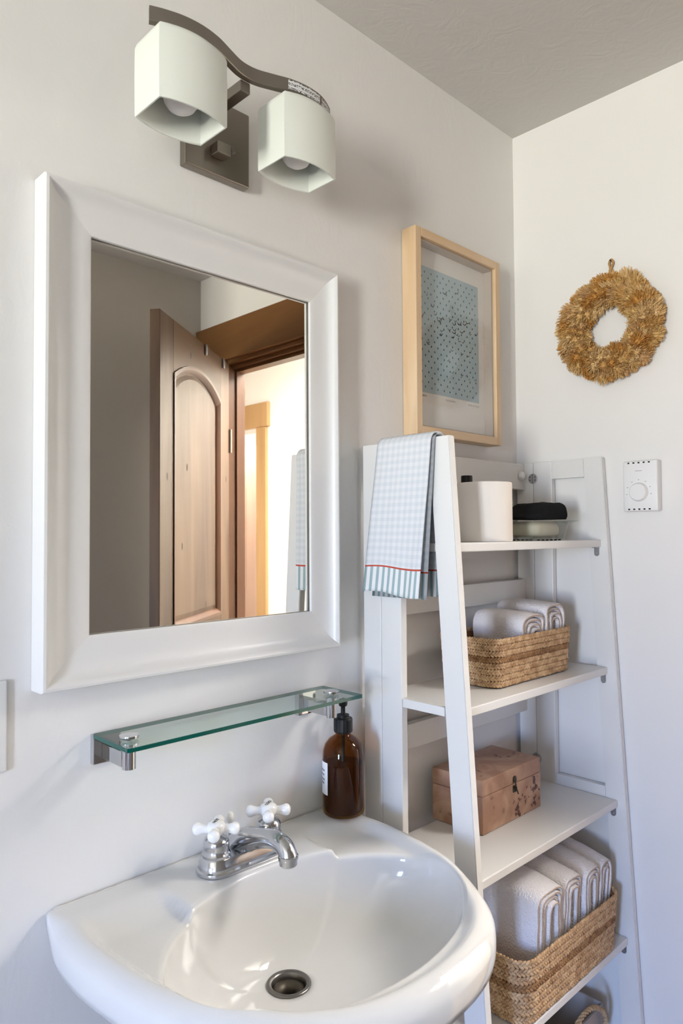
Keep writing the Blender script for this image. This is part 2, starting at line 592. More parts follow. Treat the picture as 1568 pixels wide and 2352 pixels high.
# hall beyond
HX = 1.12
HD0, HD1, HDZ = -3.39, -2.550, 2.065
bm = NB()
box(bm, HX, HX + .12, HD1, 0.6, 0, CEIL + .2)
box(bm, HX, HX + .12, -4.3, HD0, 0, CEIL + .2)
box(bm, HX, HX + .12, HD0, HD1, HDZ, CEIL + .2)
struct(obj('wall_hall', bm, m_hall), 'bright cream hall wall beyond the doorway')
bm = NB(); box(bm, WT, 2.6, .6, .72, 0, CEIL + .2); box(bm, WT, 2.6, -4.42, -4.3, 0, CEIL + .2); box(bm, 2.6, 2.72, -4.42, .72, 0, CEIL + .2)
box(bm, 0, WT, -4.42, DEP - .12, 0, CEIL + .2); box(bm, 0.0, WT, .12, .72, 0, CEIL + .2)
struct(obj('wall_hall_end', bm, m_hall), 'end walls of the hall and the far room')
bm = NB(); box(bm, WT, 2.72, -4.42, .72, -.1, 0)
struct(obj('floor_hall', bm, m_floor), 'oak floor of the hall')
bm = NB(); box(bm, .0, 2.72, -4.42, .72, CEIL + .1005, CEIL + .2)
struct(obj('ceiling_hall', bm, m_hall), 'hall ceiling')
t2 = struct(bpy.data.objects.new('trim_2', None), 'honey coloured casing of the hall doorway, seen in the mirror')
t2.location = (HX, (HD0 + HD1) / 2, 0); C.objects.link(t2)
bm = NB(); box(bm, HX - .026, HX - .0005, HD0 - .12, HD1 + .119, HDZ, HDZ + .150, .002)
obj('head_board', bm, m_hallw, t2)
for ya in (HD1 + .0, HD0 - .096):
    bm = NB(); box(bm, HX - .02, HX - .0005, ya, ya + .096, 0, HDZ - .0005, .002)
    obj('side_board', bm, m_hallw, t2)
d2 = struct(bpy.data.objects.new('door_2', None), 'half open pinkish pine door in the far room, seen in the mirror')
d2.location = (1.62, -3.15, 0); C.objects.link(d2)
bm = NB(); box(bm, 1.6, 1.64, -3.94, -3.20, 0.02, 2.055, .003)
obj('door_leaf', bm, m_halld, d2)
for za, zb in ((.15, .85), (1.0, 1.85)):
    bm = NB(); box(bm, 1.592, 1.6, -3.80, -3.32, za, zb, .004)
    obj('door_panel', bm, m_halld, d2)
area('far_room_fill', (1.75, -3.0, 2.45), (0, 0, 0), 0.8, 0.8, 80, (1.0, 0.96, 0.91))  # unseen fill light, added to brighten the room past the hall

# ------------------------------------------------------------------ bathroom door leaf (local: x along leaf from the hinge, y thickness, z up)
LW, LT, LH = 0.682, 0.032, 2.05
ang = math.atan2(0.4171, -0.5396)
d1 = struct(bpy.data.objects.new('door_1', None), 'open brown alder door with arched recessed panel, seen in the mirror')
d1.location = (-0.0265, -1.279, 0.01); d1.rotation_euler = (0, 0, ang); C.objects.link(d1)
# the mirror sees the face with local -y


def arch(x0, x1, z0, z1, rise, nseg=18):
    pts = [(x0, z0), (x1, z0)]
    for i in range(nseg + 1):
        t = i / nseg
        pts.append((x1 + (x0 - x1) * t, z1 + rise * math.sin(PI * t) ** 0.9))
    return pts


ST = 0.106
x0p, x1p = ST, LW - ST
for nm, (xa, xb, za, zb) in dict(stile_a=(0, ST, 0, LH), stile_b=(LW - ST, LW, 0, LH)).items():
    bm = NB(); box(bm, xa, xb, -LT / 2, LT / 2, za, zb, .002)
    obj('stile', bm, m_doorw, d1, local=True)
m_rail = wood('alder_rail', (0.050, 0.020, 0.007), (0.120, 0.064, 0.030), 'x', 9, 0.45, (0.32, 0.66))
for za, zb in ((0, .22), (.96, 1.10)):
    bm = NB(); box(bm, ST, LW - ST, -LT / 2, LT / 2, za, zb, .001)
    obj('rail', bm, m_rail, d1, local=True)
zs, RISE = 1.885, .062


def arc(x0, x1, zb_, rise, n=24):
    h = (x1 - x0) / 2
    R = (h * h + rise * rise) / (2 * rise)
    out = []
    for i in range(n + 1):
        x = x1 + (x0 - x1) * i / n
        out.append((x, zb_ - (R - rise) + math.sqrt(max(0, R * R - (x - (x0 + x1) / 2) ** 2))))
    return out


def arched(d, za, zb_):
    return [(x0p + d, za + d), (x1p - d, za + d)] + arc(x0p + d, x1p - d, zb_ - d, RISE)


bm = NB()
prism(bm, [(x0p, LH - .001), (x1p, LH - .001)] + arc(x0p, x1p, zs, RISE), lambda p: Vector((p[0], -LT / 2, p[1])), lambda p: Vector((p[0], LT / 2, p[1])))
obj('arched_rail', bm, m_rail, d1, local=True)
bm = NB(); box(bm, x0p, x1p, -.004, .004, .2, LH - .1)
obj('recess_board', bm, m_doorw, d1, local=True)
for s in (-1, 1):
    bm = NB()
    L3 = []
    for d, y in ((.0, LT / 2 + .004), (.010, LT / 2 + .004), (.020, LT / 2 - .004), (.024, .0055)):
        L3.append([bm.verts.new((p[0], s * y, p[1])) for p in arched(d, 1.10, zs)])
    L3.append([bm.verts.new((p[0], s * .004, p[1])) for p in arched(.0, 1.10, zs)])
    for a, b2 in zip(L3, L3[1:]):
        for i in range(len(a)):
            bm.faces.new((a[i], a[(i + 1) % len(a)], b2[(i + 1) % len(a)], b2[i]))
    obj('panel_moulding', bm, m_trimz, d1, True, local=True, angle=25)
    bm = NB()
    a = [bm.verts.new((p[0], s * .004, p[1])) for p in arched(.026, 1.10, zs)]
    b2 = [bm.verts.new((p[0], s * .0075, p[1])) for p in arched(.040, 1.10, zs)]
    for i in range(len(a)):
        bm.faces.new((a[i], a[(i + 1) % len(a)], b2[(i + 1) % len(a)], b2[i]))
    bm.faces.new(b2)
    obj('raised_panel', bm, m_doorw, d1, local=True)
    bm = NB()
    box(bm, x0p + .03, x1p - .03, min(s * .004, s * .0085), max(s * .004, s * .0085), .25, .93, .002)
    obj('raised_panel', bm, m_doorw, d1, local=True)
for kx, kz in ((.625, 1.565), (.041, 1.60), (.434, 1.61), (.48, 1.355), (.426, 1.975), (.25, 1.15)):
    bm = NB()
    lathe(bm, [(.001, 0), (.008, 0.0004)], 10, Matrix.Translation((kx, -LT / 2 - .0002 if (kx < ST or kx > LW - ST or kz > 1.9) else -.0078, kz)) @ Matrix.Rotation(PI / 2, 4, 'X') @ Matrix.Diagonal((.55, 1.5, 1, 1)))
    obj('knot', bm, m_knot, d1, local=True)
for hz in (.25, 1.75):
    bm = NB(); lathe(bm, [(.006, -.045), (.006, .045)], 10, Matrix.Translation((-.004, -LT / 2 - .004, hz)))
    obj('hinge', bm, m_nickel, d1, local=True)
for hx, hz in ((.283, 2.030), (.085, 2.030)):
    bm = NB(); lathe(bm, [(.004, -.018), (.005, -.01), (.005, .01), (.004, .018)], 8, Matrix.Translation((hx, -LT / 2 - .005, hz)))
    obj('hook', bm, m_zinc, d1, local=True)

# ------------------------------------------------------------------ basin
SX = -0.937
half = [(0, -.484), (.055, -.479), (.11, -.465), (.155, -.441), (.195, -.405), (.237, -.342), (.266, -.285), (.281, -.225), (.291, -.135), (.288, -.06), (.278, -.002)]
out_r = smooth_path([(a, b2, 0) for a, b2 in half], 8)
outline = [Vector((SX + p.x, p.y)) for p in out_r] + [Vector((SX + .20 - .4 * i / 12, -.002)) for i in range(13)] + \
          [Vector((SX - p.x, p.y)) for p in reversed(out_r[1:])]
BC = Vector((-.9375, -.270))
BA, BB = .238, .155
DR = Vector((-.942, -.195))
ZD, ZB = .886, .752


def hit_outline(d):
    best = None
    k = len(outline)
    for i in range(k):
        p, q = outline[i], outline[(i + 1) % k]
        ex, ey = q.x - p.x, q.y - p.y
        den = d.x * ey - d.y * ex
        if abs(den) < 1e-12:
            continue
        t = ((p.x - BC.x) * ey - (p.y - BC.y) * ex) / den
        s = ((p.x - BC.x) * d.y - (p.y - BC.y) * d.x) / den
        if t > 0 and -1e-6 <= s <= 1 + 1e-6 and (best is None or t < best):
            best = t
    return BC + d * best


def edge_dist(p):
    best = 9
    k = len(outline)
    for i in range(k):
        a, q = outline[i], outline[(i + 1) % k]
        ab = q - a
        t = max(0, min(1, (p - a).dot(ab) / max(ab.dot(ab), 1e-12)))
        best = min(best, (p - a - ab * t).length)
    return best


def deck_z(p):
    d = edge_dist(p)
    dx = abs(p.x - SX + .0)
    rec = sstep(.024, .050, d) * sstep(-.045, -.115, p.y)
    ledge = max(sstep(.131, .142, dx), sstep(-.185, -.26, p.y))
    z = ZD - .0145 * rec * ledge
    R = .024 * sstep(-.004, -.06, p.y) + .004
    if d < R:
        z -= R - math.sqrt(max(0, R * R - (R - d) ** 2))
    z -= .004 * sstep(-.1, -.45, p.y)
    return z


NA = 280
bm = NB()
rings = []
dirs = [Vector((math.cos(2 * PI * i / NA), math.sin(2 * PI * i / NA))) for i in range(NA)]
Ept, Opt = [], []
for d in dirs:
    rr = 1 / math.sqrt((d.x / BA) ** 2 + (d.y / BB) ** 2)
    Ept.append(BC + d * rr)
    Opt.append(hit_outline(d))
Zl = [deck_z(Ept[i]) for i in range(NA)]


def ring(fn):
    r = [bm.verts.new(fn(i)) for i in range(NA)]
    if rings:
        a = rings[-1]
        for i in range(NA):
            bm.faces.new((a[i], a[(i + 1) % NA], r[(i + 1) % NA], r[i]))
    rings.append(r)


def bowl_dir(i):
    v = Ept[i] - DR
    return v.normalized()


ring(lambda i: Vector((*(DR + bowl_dir(i) * .020), ZB - .03)))
ring(lambda i: Vector((*(DR + bowl_dir(i) * .026), ZB - .004)))
ring(lambda i: Vector((*(DR + bowl_dir(i) * .029), ZB)))
NS = 22
for k in range(1, NS + 1):
    s = k / NS
    s = 1 - (1 - s) ** 1.35

    def f(i, s=s):
        a = DR + bowl_dir(i) * .029
        p = a.lerp(Ept[i], s * .985)
        z = ZB + (Zl[i] - .010 - ZB) * (1 - (1 - s ** 2.3) ** .60)
        return Vector((p.x, p.y, z))
    ring(f)
for tt, dz in ((.993, -.005), (1.0, -.0022), (1.012, -.0006)):
    ring(lambda i, tt=tt, dz=dz: Vector((*(BC + (Ept[i] - BC) * tt), Zl[i] + dz)))
for t in [.05, .10, .16, .22, .28, .34, .40, .46, .52, .58, .64, .69, .74, .79, .83, .87, .90, .93, .955, .975, .988, .996, 1.0]:
    def f(i, t=t):
        p = (BC + (Ept[i] - BC) * 1.012).lerp(Opt[i], t)
        return Vector((p.x, p.y, deck_z(p)))
    ring(f)
Zo = [deck_z(Opt[i]) for i in range(NA)]
for off, dz in ((.0003, .006), (.0, .014), (-.002, .024)):
    def f(i, off=off, dz=dz):
        p = Opt[i] + dirs[i] * off
        return Vector((p.x, min(p.y, -.002), Zo[i] - dz))
    ring(f)
UC = Vector((SX, -.20))
for s, z in ((.955, ZD - .058), (.90, ZD - .076), (.82, ZD - .096), (.72, ZD - .116), (.61, ZD - .135), (.50, ZD - .154), (.41, ZD - .178), (.35, ZD - .235)):
    def f(i, s=s, z=z):
        p = UC + (Opt[i] - UC) * s
        return Vector((p.x, min(p.y, -.002), z))
    ring(f)
bm.faces.new(rings[-1])
sink = thing('basin', 'white porcelain pedestal basin below the glass shelf', 'sink', (SX, -.2, 0))
so = obj('bowl', bm, m_porc, sink, True)
bm = NB()
lathe(bm, [(.115, 0), (.115, .03), (.085, .08), (.072, .3), (.078, .5), (.10, .62), (.10, .66)], 40, Matrix.Translation((SX, -.17, 0)), sx=1.05, sy=.95)
obj('pedestal', bm, m_porc, sink, True, angle=50)
bm = NB()
tube(bm, [(-1.205 + .535 * i / 60, -.0050 + .0006 * math.sin(i * 1.7), ZD - .0012 + .0006 * math.sin(i * 2.3)) for i in range(61)], .0026, 6)
obj('caulk_bead', bm, mat('old_caulk', (0.62, 0.60, 0.56), 0.6), sink, True)
bm = NB()
D3 = Matrix.Translation((DR.x, DR.y, ZB))
lathe(bm, [(.0315, -.001), (.0325, .0015), (.031, .0032), (.0265, .0028), (.0248, .0008), (.0238, -.004), (.0230, -.0075)], 40, D3, cap=False)
dr = obj('drain_flange', bm, m_drain, sink, True)
bm = NB()
lathe(bm, [(.0105, -.020), (.0228, -.012), (.0228, -.0055), (.0185, -.0050), (.0125, -.0085), (.0095, -.0130), (.0090, -.020)], 32, D3, cap=False)
obj('drain_basket', bm, mat('dull_drain_metal', (0.10, 0.085, 0.065), 0.5, 0.9), dr, True)
bm = NB(); lathe(bm, [(.0005, -.0215), (.022, -.0215), (.022, -.0205), (.0005, -.0205)], 24, D3, cap=False)
obj('drain_hole', bm, m_dark, dr, True)

# ------------------------------------------------------------------ faucet
FX, FY, FZ = -.931, -.071, ZD + .0008
fau = thing('faucet', 'chrome two handle basin faucet with white porcelain cross handles', 'faucet', (FX, FY, FZ))


def stadium(r, hx, n=14):
    p = []
    for i in range(n + 1):
        a = -PI / 2 + PI * i / n
        p.append((hx + r * math.cos(a), r * math.sin(a)))
    for i in range(n + 1):
        a = PI / 2 + PI * i / n
        p.append((-hx + r * math.cos(a), r * math.sin(a)))
    return p


bm = NB()
prev = None
for r, z in ((.0302, 0), (.0308, .002), (.0300, .005), (.0272, .007), (.0266, .014), (.0246, .0165), (.0236, .021), (.0215, .0235)):
    cur = [bm.verts.new((FX + x, FY + y, FZ + z)) for x, y in stadium(r, .051)]
    if prev:
        k = len(cur)
        for i in range(k):
            bm.faces.new((prev[i], prev[(i + 1) % k], cur[(i + 1) % k], cur[i]))
    else:
        bm.faces.new(cur[::-1])
    prev = cur
bm.faces.new(prev)
obj('base_plate', bm, m_chrome, fau, True, angle=35)
pth = smooth_path([(FX, FY + .012, FZ + .010), (FX, FY + .004, FZ + .024), (FX, FY - .016, FZ + .037), (FX, FY - .046, FZ + .047),
                   (FX, FY - .078, FZ + .0545), (FX, FY - .098, FZ + .0525), (FX, FY - .1085, FZ + .044), (FX, FY - .1105, FZ + .036)], 6)
k = len(pth)
rads = []
for i in range(k):
    t = i / (k - 1)
    rads.append(.0138 + .0112 * (1 - sstep(0, .52, t)) + .0008 * sstep(.85, 1, t))
bm = NB(); tube(bm, pth, rads, 20)
spo = obj('spout', bm, m_chrome, fau, True, angle=50)
bm = NB(); lathe(bm, [(.0150, .0), (.0150, .004), (.0135, .005), (.0135, -.009), (.0115, -.011), (.0095, -.008)], 24, Matrix.Translation((FX, FY - .1105, FZ + .0375)), cap=False)
obj('aerator', bm, m_chrome, spo, True, angle=30)
bm = NB(); tube(bm, [(FX - .004, FY + .030, FZ + .02), (FX - .004, FY + .030, FZ + .052)], .0025, 8)
lr = obj('lift_rod', bm, m_chrome, fau, True)
bm = NB(); lathe(bm, [(.003, .050), (.0065, .054), (.0075, .060), (.0055, .066), (.001, .068)], 16, Matrix.Translation((FX - .004, FY + .030, FZ)))
obj('knob', bm, m_porc_h, lr, True)


def text_mesh(txt, size, M, parent, m, name='lettering', depth=.0002):
    cu = bpy.data.curves.new(name, 'FONT')
    cu.body = txt; cu.size = size; cu.align_x = 'CENTER'; cu.align_y = 'CENTER'; cu.extrude = depth
    tmp = bpy.data.objects.new(name, cu)
    me = bpy.data.meshes.new_from_object(tmp)
    bpy.data.objects.remove(tmp); bpy.data.curves.remove(cu)
    me.transform(M)
    me.materials.clear()
    return link_mesh(name, me, m, parent)


for s, rot, txt in ((-1, .84, 'HOT'), (1, .90, 'COLD')):
    hx = FX + s * .051
    M = Matrix.Translation((hx, FY, FZ))
    bm = NB()
    lathe(bm, [(.0212, .018), (.0214, .026), (.0218, .0275), (.0205, .0295), (.0196, .031), (.0200, .038), (.0198, .044), (.0178, .049), (.0135, .0515), (.0100, .053), (.0088, .055), (.0086, .058), (.0100, .061)], 36, M)
    vb = obj('handle', bm, m_chrome, fau, True, angle=40)
    vb['label'] = 'left tap handle marked HOT' if s < 0 else 'right tap handle marked COLD'
    bm = NB()
    lathe(bm, [(.0080, .0535), (.0120, .0565), (.0145, .062), (.0145, .069), (.0120, .073), (.007, .075), (.001, .0755)], 24, M)
    for k in range(4):
        a = rot + k * PI / 2
        dv = Vector((math.cos(a), math.sin(a), 0))
        c0 = Vector((hx, FY, FZ + .0635))
        pts, rr = [], []
        for t, r in ((.006, .0085), (.014, .0068), (.020, .0065), (.025, .0078), (.029, .0092), (.033, .0095), (.0365, .0082), (.039, .0045), (.0395, .001)):
            pts.append(c0 + dv * t * .92); rr.append(r)
        tube(bm, pts, rr, 16)
    hc = obj('cross_grip', bm, m_porc_h, vb, True)
    text_mesh(txt, .0075, Matrix.Translation((hx, FY, FZ + .0756)) @ Matrix.Rotation(.5, 4, 'Z'), vb, m_ink)

# ------------------------------------------------------------------ soap bottle
BX, BY = -.684, -.047
MB_ = Matrix.Translation((BX, BY, ZD + .0006))
bot = thing('soap_bottle', 'amber glass pump bottle with white label standing on the basin corner', 'bottle', (BX, BY, ZD + .0006))
pr_out = [(.0005, .002), (.030, .002), (.0335, 0), (.0375, .003), (.0385, .008), (.0385, .104), (.0375, .115), (.034, .126), (.027, .135), (.019, .1405), (.0145, .144), (.0135, .150), (.0135, .158)]
pr_in = [(r - .0022, z) for r, z in pr_out[5:]][::-1] + [(.0362, .012), (.034, .006), (.0005, .006)]
bm = NB(); lathe(bm, pr_out + pr_in, 48, MB_, cap=False)
obj('glass_body', bm, m_amber, bot, True)
bm = NB(); lathe(bm, [(.0005, .0065), (.0335, .0065), (.0357, .012), (.0357, .092), (.0005, .0922)], 40, MB_, cap=False)
obj('liquid', bm, m_liquid, bot, True, angle=60)
bm = NB(); tube(bm, [(BX, BY, ZD + .094), (BX, BY, ZD + .155)], .003, 8)
obj('dip_tube', bm, m_black, bot, True)
bm = NB()
a0 = math.radians(100); a1 = math.radians(178)
pl = [(a0 + (a1 - a0) * i / 16) for i in range(17)]
va = [bm.verts.new(MB_ @ Vector((.0389 * math.cos(a), .0389 * math.sin(a), .040))) for a in pl]
vb_ = [bm.verts.new(MB_ @ Vector((.0389 * math.cos(a), .0389 * math.sin(a), .098))) for a in pl]
for i in range(16):
    bm.faces.new((va[i], va[i + 1], vb_[i + 1], vb_[i]))
r_ = bmesh.ops.extrude_face_region(bm, geom=bm.faces[:])
for v in r_['geom']:
    if isinstance(v, bmesh.types.BMVert):
        q = v.co - Vector((BX, BY, v.co.z)); v.co += q.normalized() * .0004
pb = obj('paper_label', bm, m_label, bot, True, angle=40)
bm = NB()
for i, zz in enumerate((.083, .075, .0665, .060)):
    a = math.radians(163)
    for k in range(5):
        aa = a - k * .09 - (.03 if i % 2 else 0)
        p = MB_ @ Vector((.0395 * math.cos(aa), .0395 * math.sin(aa), zz))
        tdir = Vector((-math.sin(aa), math.cos(aa), 0)) * .0011
        n2 = Vector((0, 0, .0016))
        bm.faces.new([bm.verts.new(p + q) for q in (-tdir - n2, tdir - n2, tdir + n2, -tdir + n2)])
obj('label_print', bm, m_ink, pb)
bm = NB()
nR = 40
rg = []
for r, z in ((.0165, .148), (.0172, .150), (.0172, .172), (.0165, .174), (.0125, .1745), (.0115, .177), (.0115, .180), (.006, .181)):
    rg.append([bm.verts.new(MB_ @ Vector(((r + (.0004 if (i % 2 and .149 < z < .173) else 0)) * math.cos(2 * PI * i / nR), (r + (.0004 if (i % 2 and .149 < z < .173) else 0)) * math.sin(2 * PI * i / nR), z))) for i in range(nR)])
for a, b2 in zip(rg, rg[1:]):
    for i in range(nR):
        bm.faces.new((a[i], a[(i + 1) % nR], b2[(i + 1) % nR], b2[i]))
bm.faces.new(rg[0][::-1]); bm.faces.new(rg[-1])
obj('pump_collar', bm, m_black, bot)
bm = NB()
lathe(bm, [(.0042, .179), (.0042, .194), (.0075, .196), (.0085, .200), (.0085, .206), (.007, .208)], 20, MB_)
tube(bm, [MB_ @ Vector(p) for p in ((0, 0, .203), (.012, .012, .203), (.020, .020, .199))], [.0045, .004, .003], 10)
obj('pump_head', bm, m_black, bot, True, angle=40)

# ------------------------------------------------------------------ glass shelf
GZ = 1.111
gs = thing('glass_shelf', 'narrow clear glass wall shelf on chrome brackets below the mirror', 'shelf', (-.927, -.06, GZ))
gx0, gx1, gy0, gy1 = -1.153, -.702, -.116, -.012
bm = NB()
b_ = bmesh.new(); bmesh.ops.create_cube(b_, size=1)
for v in b_.verts:
    v.co = Vector(((gx0 + gx1) / 2 + v.co.x * (gx1 - gx0), (gy0 + gy1) / 2 + v.co.y * (gy1 - gy0), GZ + .003 + v.co.z * .006))
ve = [e for e in b_.edges if abs(e.verts[0].co.z - e.verts[1].co.z) > .001]
bmesh.ops.bevel(b_, geom=ve, offset=.0018, segments=2, affect='EDGES')
b_.normal_update()
for f in b_.faces:
    f.material_index = 0 if abs(f.normal.z) > .5 else 1
join(bm, b_)
obj('glass_panel', bm, [m_glass_top, m_glass_edge], gs)
for bx in (-1.130, -.741):
    bm = NB(); box(bm, bx - .0215, bx + .0215, -.0115, -.0005, 1.071, 1.1145, .0015)
    br = obj('bracket', bm, m_chrome_p, gs)
    bm = NB()
    box(bm, bx - .009, bx + .009, -.070, -.0118, 1.079, 1.1005, .001)
    obj('bracket_arm', bm, m_chrome_p, br)
    bm = NB(); lathe(bm, [(.0095, 1.077), (.0095, 1.1108)], 24, Matrix.Translation((bx, -.0755, 0)))
    obj('post', bm, m_chrome_p, br, True, angle=40)
    bm = NB(); lathe(bm, [(.0085, GZ + .0062), (.0090, GZ + .0085), (.0135, GZ + .0088), (.0140, GZ + .0105), (.0135, GZ + .0125), (.0005, GZ + .0128)], 28, Matrix.Translation((bx, -.0755, 0)))
    obj('cap', bm, m_chrome_p, br, True, angle=35)

# ------------------------------------------------------------------ mirror
mx0, mx1, mz0, mz1 = -1.2358, -.6795, 1.1900, 1.8985
ix0, ix1, iz0, iz1 = -1.1610, -.7345, 1.2590, 1.8360
mir = thing('wall_mirror', 'rectangular mirror in a wide white moulded frame above the basin', 'mirror', ((mx0 + mx1) / 2, -.02, mz0))
# profile: fraction of the width from outside, depth from wall
prof = [(0, .0005), (0, .034), (.02, .0375), (.07, .038), (.11, .0365), (.17, .031), (.25, .0258), (.36, .0225), (.55, .0205), (.80, .0190), (.96, .0180), (1.0, .0165), (1.0, .0115), (.70, .0115), (.70, .0005)]


def frame_side(pts_out, pts_in, name):
    bm = NB()
    cols = []
    for (o, i_) in zip(pts_out, pts_in):
        cols.append([bm.verts.new((o[0] + (i_[0] - o[0]) * f, -d, o[1] + (i_[1] - o[1]) * f)) for f, d in prof])
    k = len(prof)
    for j in range(k):
        bm.faces.new((cols[0][j], cols[1][j], cols[1][(j + 1) % k], cols[0][(j + 1) % k]))
    bm.faces.new(cols[0][::-1]); bm.faces.new(cols[1])
    return obj(name, bm, m_frame, mir, True, angle=28)


oc = [(mx0, mz0), (mx1, mz0), (mx1, mz1), (mx0, mz1)]
ic = [(ix0, iz0), (ix1, iz0), (ix1, iz1), (ix0, iz1)]
for i in range(4):
    j = (i + 1) % 4
    frame_side((oc[i], oc[j]), (ic[i], ic[j]), 'frame_rail')
bm = NB(); box(bm, ix0 - .012, ix1 + .012, -.0085, -.004, iz0 - .012, iz1 + .012)
obj('mirror_glass', bm, m_mirror, mir)

# ------------------------------------------------------------------ vanity light
vl = thing('vanity_light', 'two shade brushed nickel vanity light above the mirror', 'lamp', (-.94, 0, 2.0))
bm = NB(); box(bm, -1.0045, -.8755, -.018, -.0005, 2.002, 2.132, .0025)
obj('back_plate', bm, m_nickel, vl)
bm = NB(); box(bm, -.9560, -.9300, -.040, -.0183, 2.030, 2.050, .002)
obj('finial', bm, m_nickel, vl)
bm = NB(); lathe(bm, [(.0035, 0), (.0035, .008), (.006, .009), (.006, .014), (.004, .017), (.0005, .0175)], 16, Matrix.Translation((-.9215, -.0183, 2.047)) @ Matrix.Rotation(PI / 2, 4, 'X'))
obj('thumb_screw', bm, m_nickel, vl, True, angle=40)
bp = smooth_path([(-1.1225, -.113, 0), (-1.103, -.1215, 0), (-1.075, -.1295, 0), (-1.045, -.1315, 0), (-1.015, -.127, 0), (-.985, -.1165, 0), (-.962, -.1085, 0), (-.943, -.1062, 0), (-.924, -.1085, 0),
                  (-.900, -.117, 0), (-.872, -.127, 0), (-.842, -.1315, 0), (-.812, -.1295, 0), (-.788, -.121, 0), (-.770, -.111, 0)], 5)
zb0, zb1, bt = 2.1265, 2.1485, .010
nrm_ = []
for i in range(len(bp)):
    a, c = bp[max(0, i - 1)], bp[min(len(bp) - 1, i + 1)]
    t = (c - a).normalized(); nrm_.append(Vector((t.y, -t.x, 0)))
bm = NB(); prev = None
for i, p in enumerate(bp):
    q = p - nrm_[i] * bt
    cur = [bm.verts.new((p.x, p.y, zb0 + .001)), bm.verts.new((p.x, p.y, zb1 - .001)), bm.verts.new((p.x + (q.x - p.x) * .1, p.y + (q.y - p.y) * .1, zb1)), bm.verts.new((q.x, q.y, zb1)), bm.verts.new((q.x, q.y, zb0)), bm.verts.new((p.x + (q.x - p.x) * .1, p.y + (q.y - p.y) * .1, zb0))]
    if prev:
        for k in range(6):
            bm.faces.new((prev[k], prev[(k + 1) % 6], cur[(k + 1) % 6], cur[k]))
    else:
        bm.faces.new(cur[::-1])
    prev = cur
bm.faces.new(prev)
bar = obj('wave_bar', bm, m_nickel, vl, True, angle=35)
bm = NB(); box(bm, -.9525, -.9335, -.097, -.0185, 2.108, 2.1262, .0015)
obj('arm', bm, m_nickel, vl)
# sticker pieces on the bar front
me = bpy.data.meshes.new('sticker')
for (xa, xb, dz0, dz1) in ((-.880, -.8095, .0035, .0030), (-.808, -.774, .001, .0045)):
    idx = [i for i, p in enumerate(bp) if xa <= p.x <= xb]
    bm = NB(); uvl = bm.loops.layers.uv.new('UVMap')
    L = 0; prev = None; lastp = None
    for i in idx:
        p = bp[i] + nrm_[i] * .0004
        if lastp is not None: L += (p - lastp).length
        lastp = p
        cur = (bm.verts.new((p.x, p.y, zb0 + dz0)), bm.verts.new((p.x, p.y, zb1 - dz1)), L)
        if prev:
            f = bm.faces.new((prev[0], cur[0], cur[1], prev[1]))
            h = zb1 - dz1 - zb0 - dz0
            for lp, u in zip(f.loops, ((prev[2], 0), (cur[2], 0), (cur[2], h), (prev[2], h))):
                lp[uvl].uv = u
        prev = cur
    obj('sticker', bm, m_stick, bar)


def shade_loop(cx, cy, hw, hd, bow, n=10, z=0.0, cor=.006):
    pts = []
    # front from left to right, back from right to left, bowed sides out
    for i in range(n + 1):
        t = -1 + 2 * i / n
        pts.append((cx + hw * t * (1 - .0), cy - hd - bow * (1 - t * t), z))
    for i in range(1, n):
        t = -1 + 2 * i / n
        pts.append((cx + hw, cy + hd * t, z))
    for i in range(n + 1):
        t = 1 - 2 * i / n
        pts.append((cx + hw * t, cy + hd + bow * (1 - t * t), z))
    for i in range(1, n):
        t = 1 - 2 * i / n
        pts.append((cx - hw, cy + hd * t, z))
    return pts


for (cx_, ) in ((-1.070,), (-.848,)):
    cy_, hd, bow = -.1125, .034, .0125
    bm = NB()
    L = []
    for hw, dd, z in ((.0555, hd, 2.001), (.0560, hd, 2.003), (.0565, hd, 2.06), (.0560, hd, 2.100), (.0540, hd - .002, 2.107), (.050, hd - .006, 2.111), (.020, .016, 2.112),
                      (.018, .014, 2.108), (.047, hd - .009, 2.106), (.0515, hd - .0045, 2.098), (.0525, hd - .004, 2.06), (.0520, hd - .004, 2.003), (.0535, hd - .0025, 2.001)):
        L.append([bm.verts.new(p) for p in shade_loop(cx_, cy_, hw, dd, bow * (1 if dd > .02 else .2), 10, z)])
    k = len(L[0])
    for a, b2 in zip(L, L[1:] + L[:1]):
        for i in range(k):
            bm.faces.new((a[i], a[(i + 1) % k], b2[(i + 1) % k], b2[i]))
    sh = obj('lamp_shade', bm, m_shade, vl, True, angle=50)
    bm = NB(); lathe(bm, [(.016, 2.070), (.017, 2.075), (.017, 2.1135), (.013, 2.116), (.013, 2.1262)], 24, Matrix.Translation((cx_, cy_, 0)))
    obj('socket', bm, m_nickel, sh, True, angle=35)
    bm = NB(); lathe(bm, [(.0005, 2.014), (.010, 2.0155), (.019, 2.021), (.025, 2.030), (.0272, 2.040), (.025, 2.052), (.019, 2.062), (.014, 2.074)], 28, Matrix.Translation((cx_, cy_, 0)))
    obj('bulb', bm, m_bulb, sh, True)

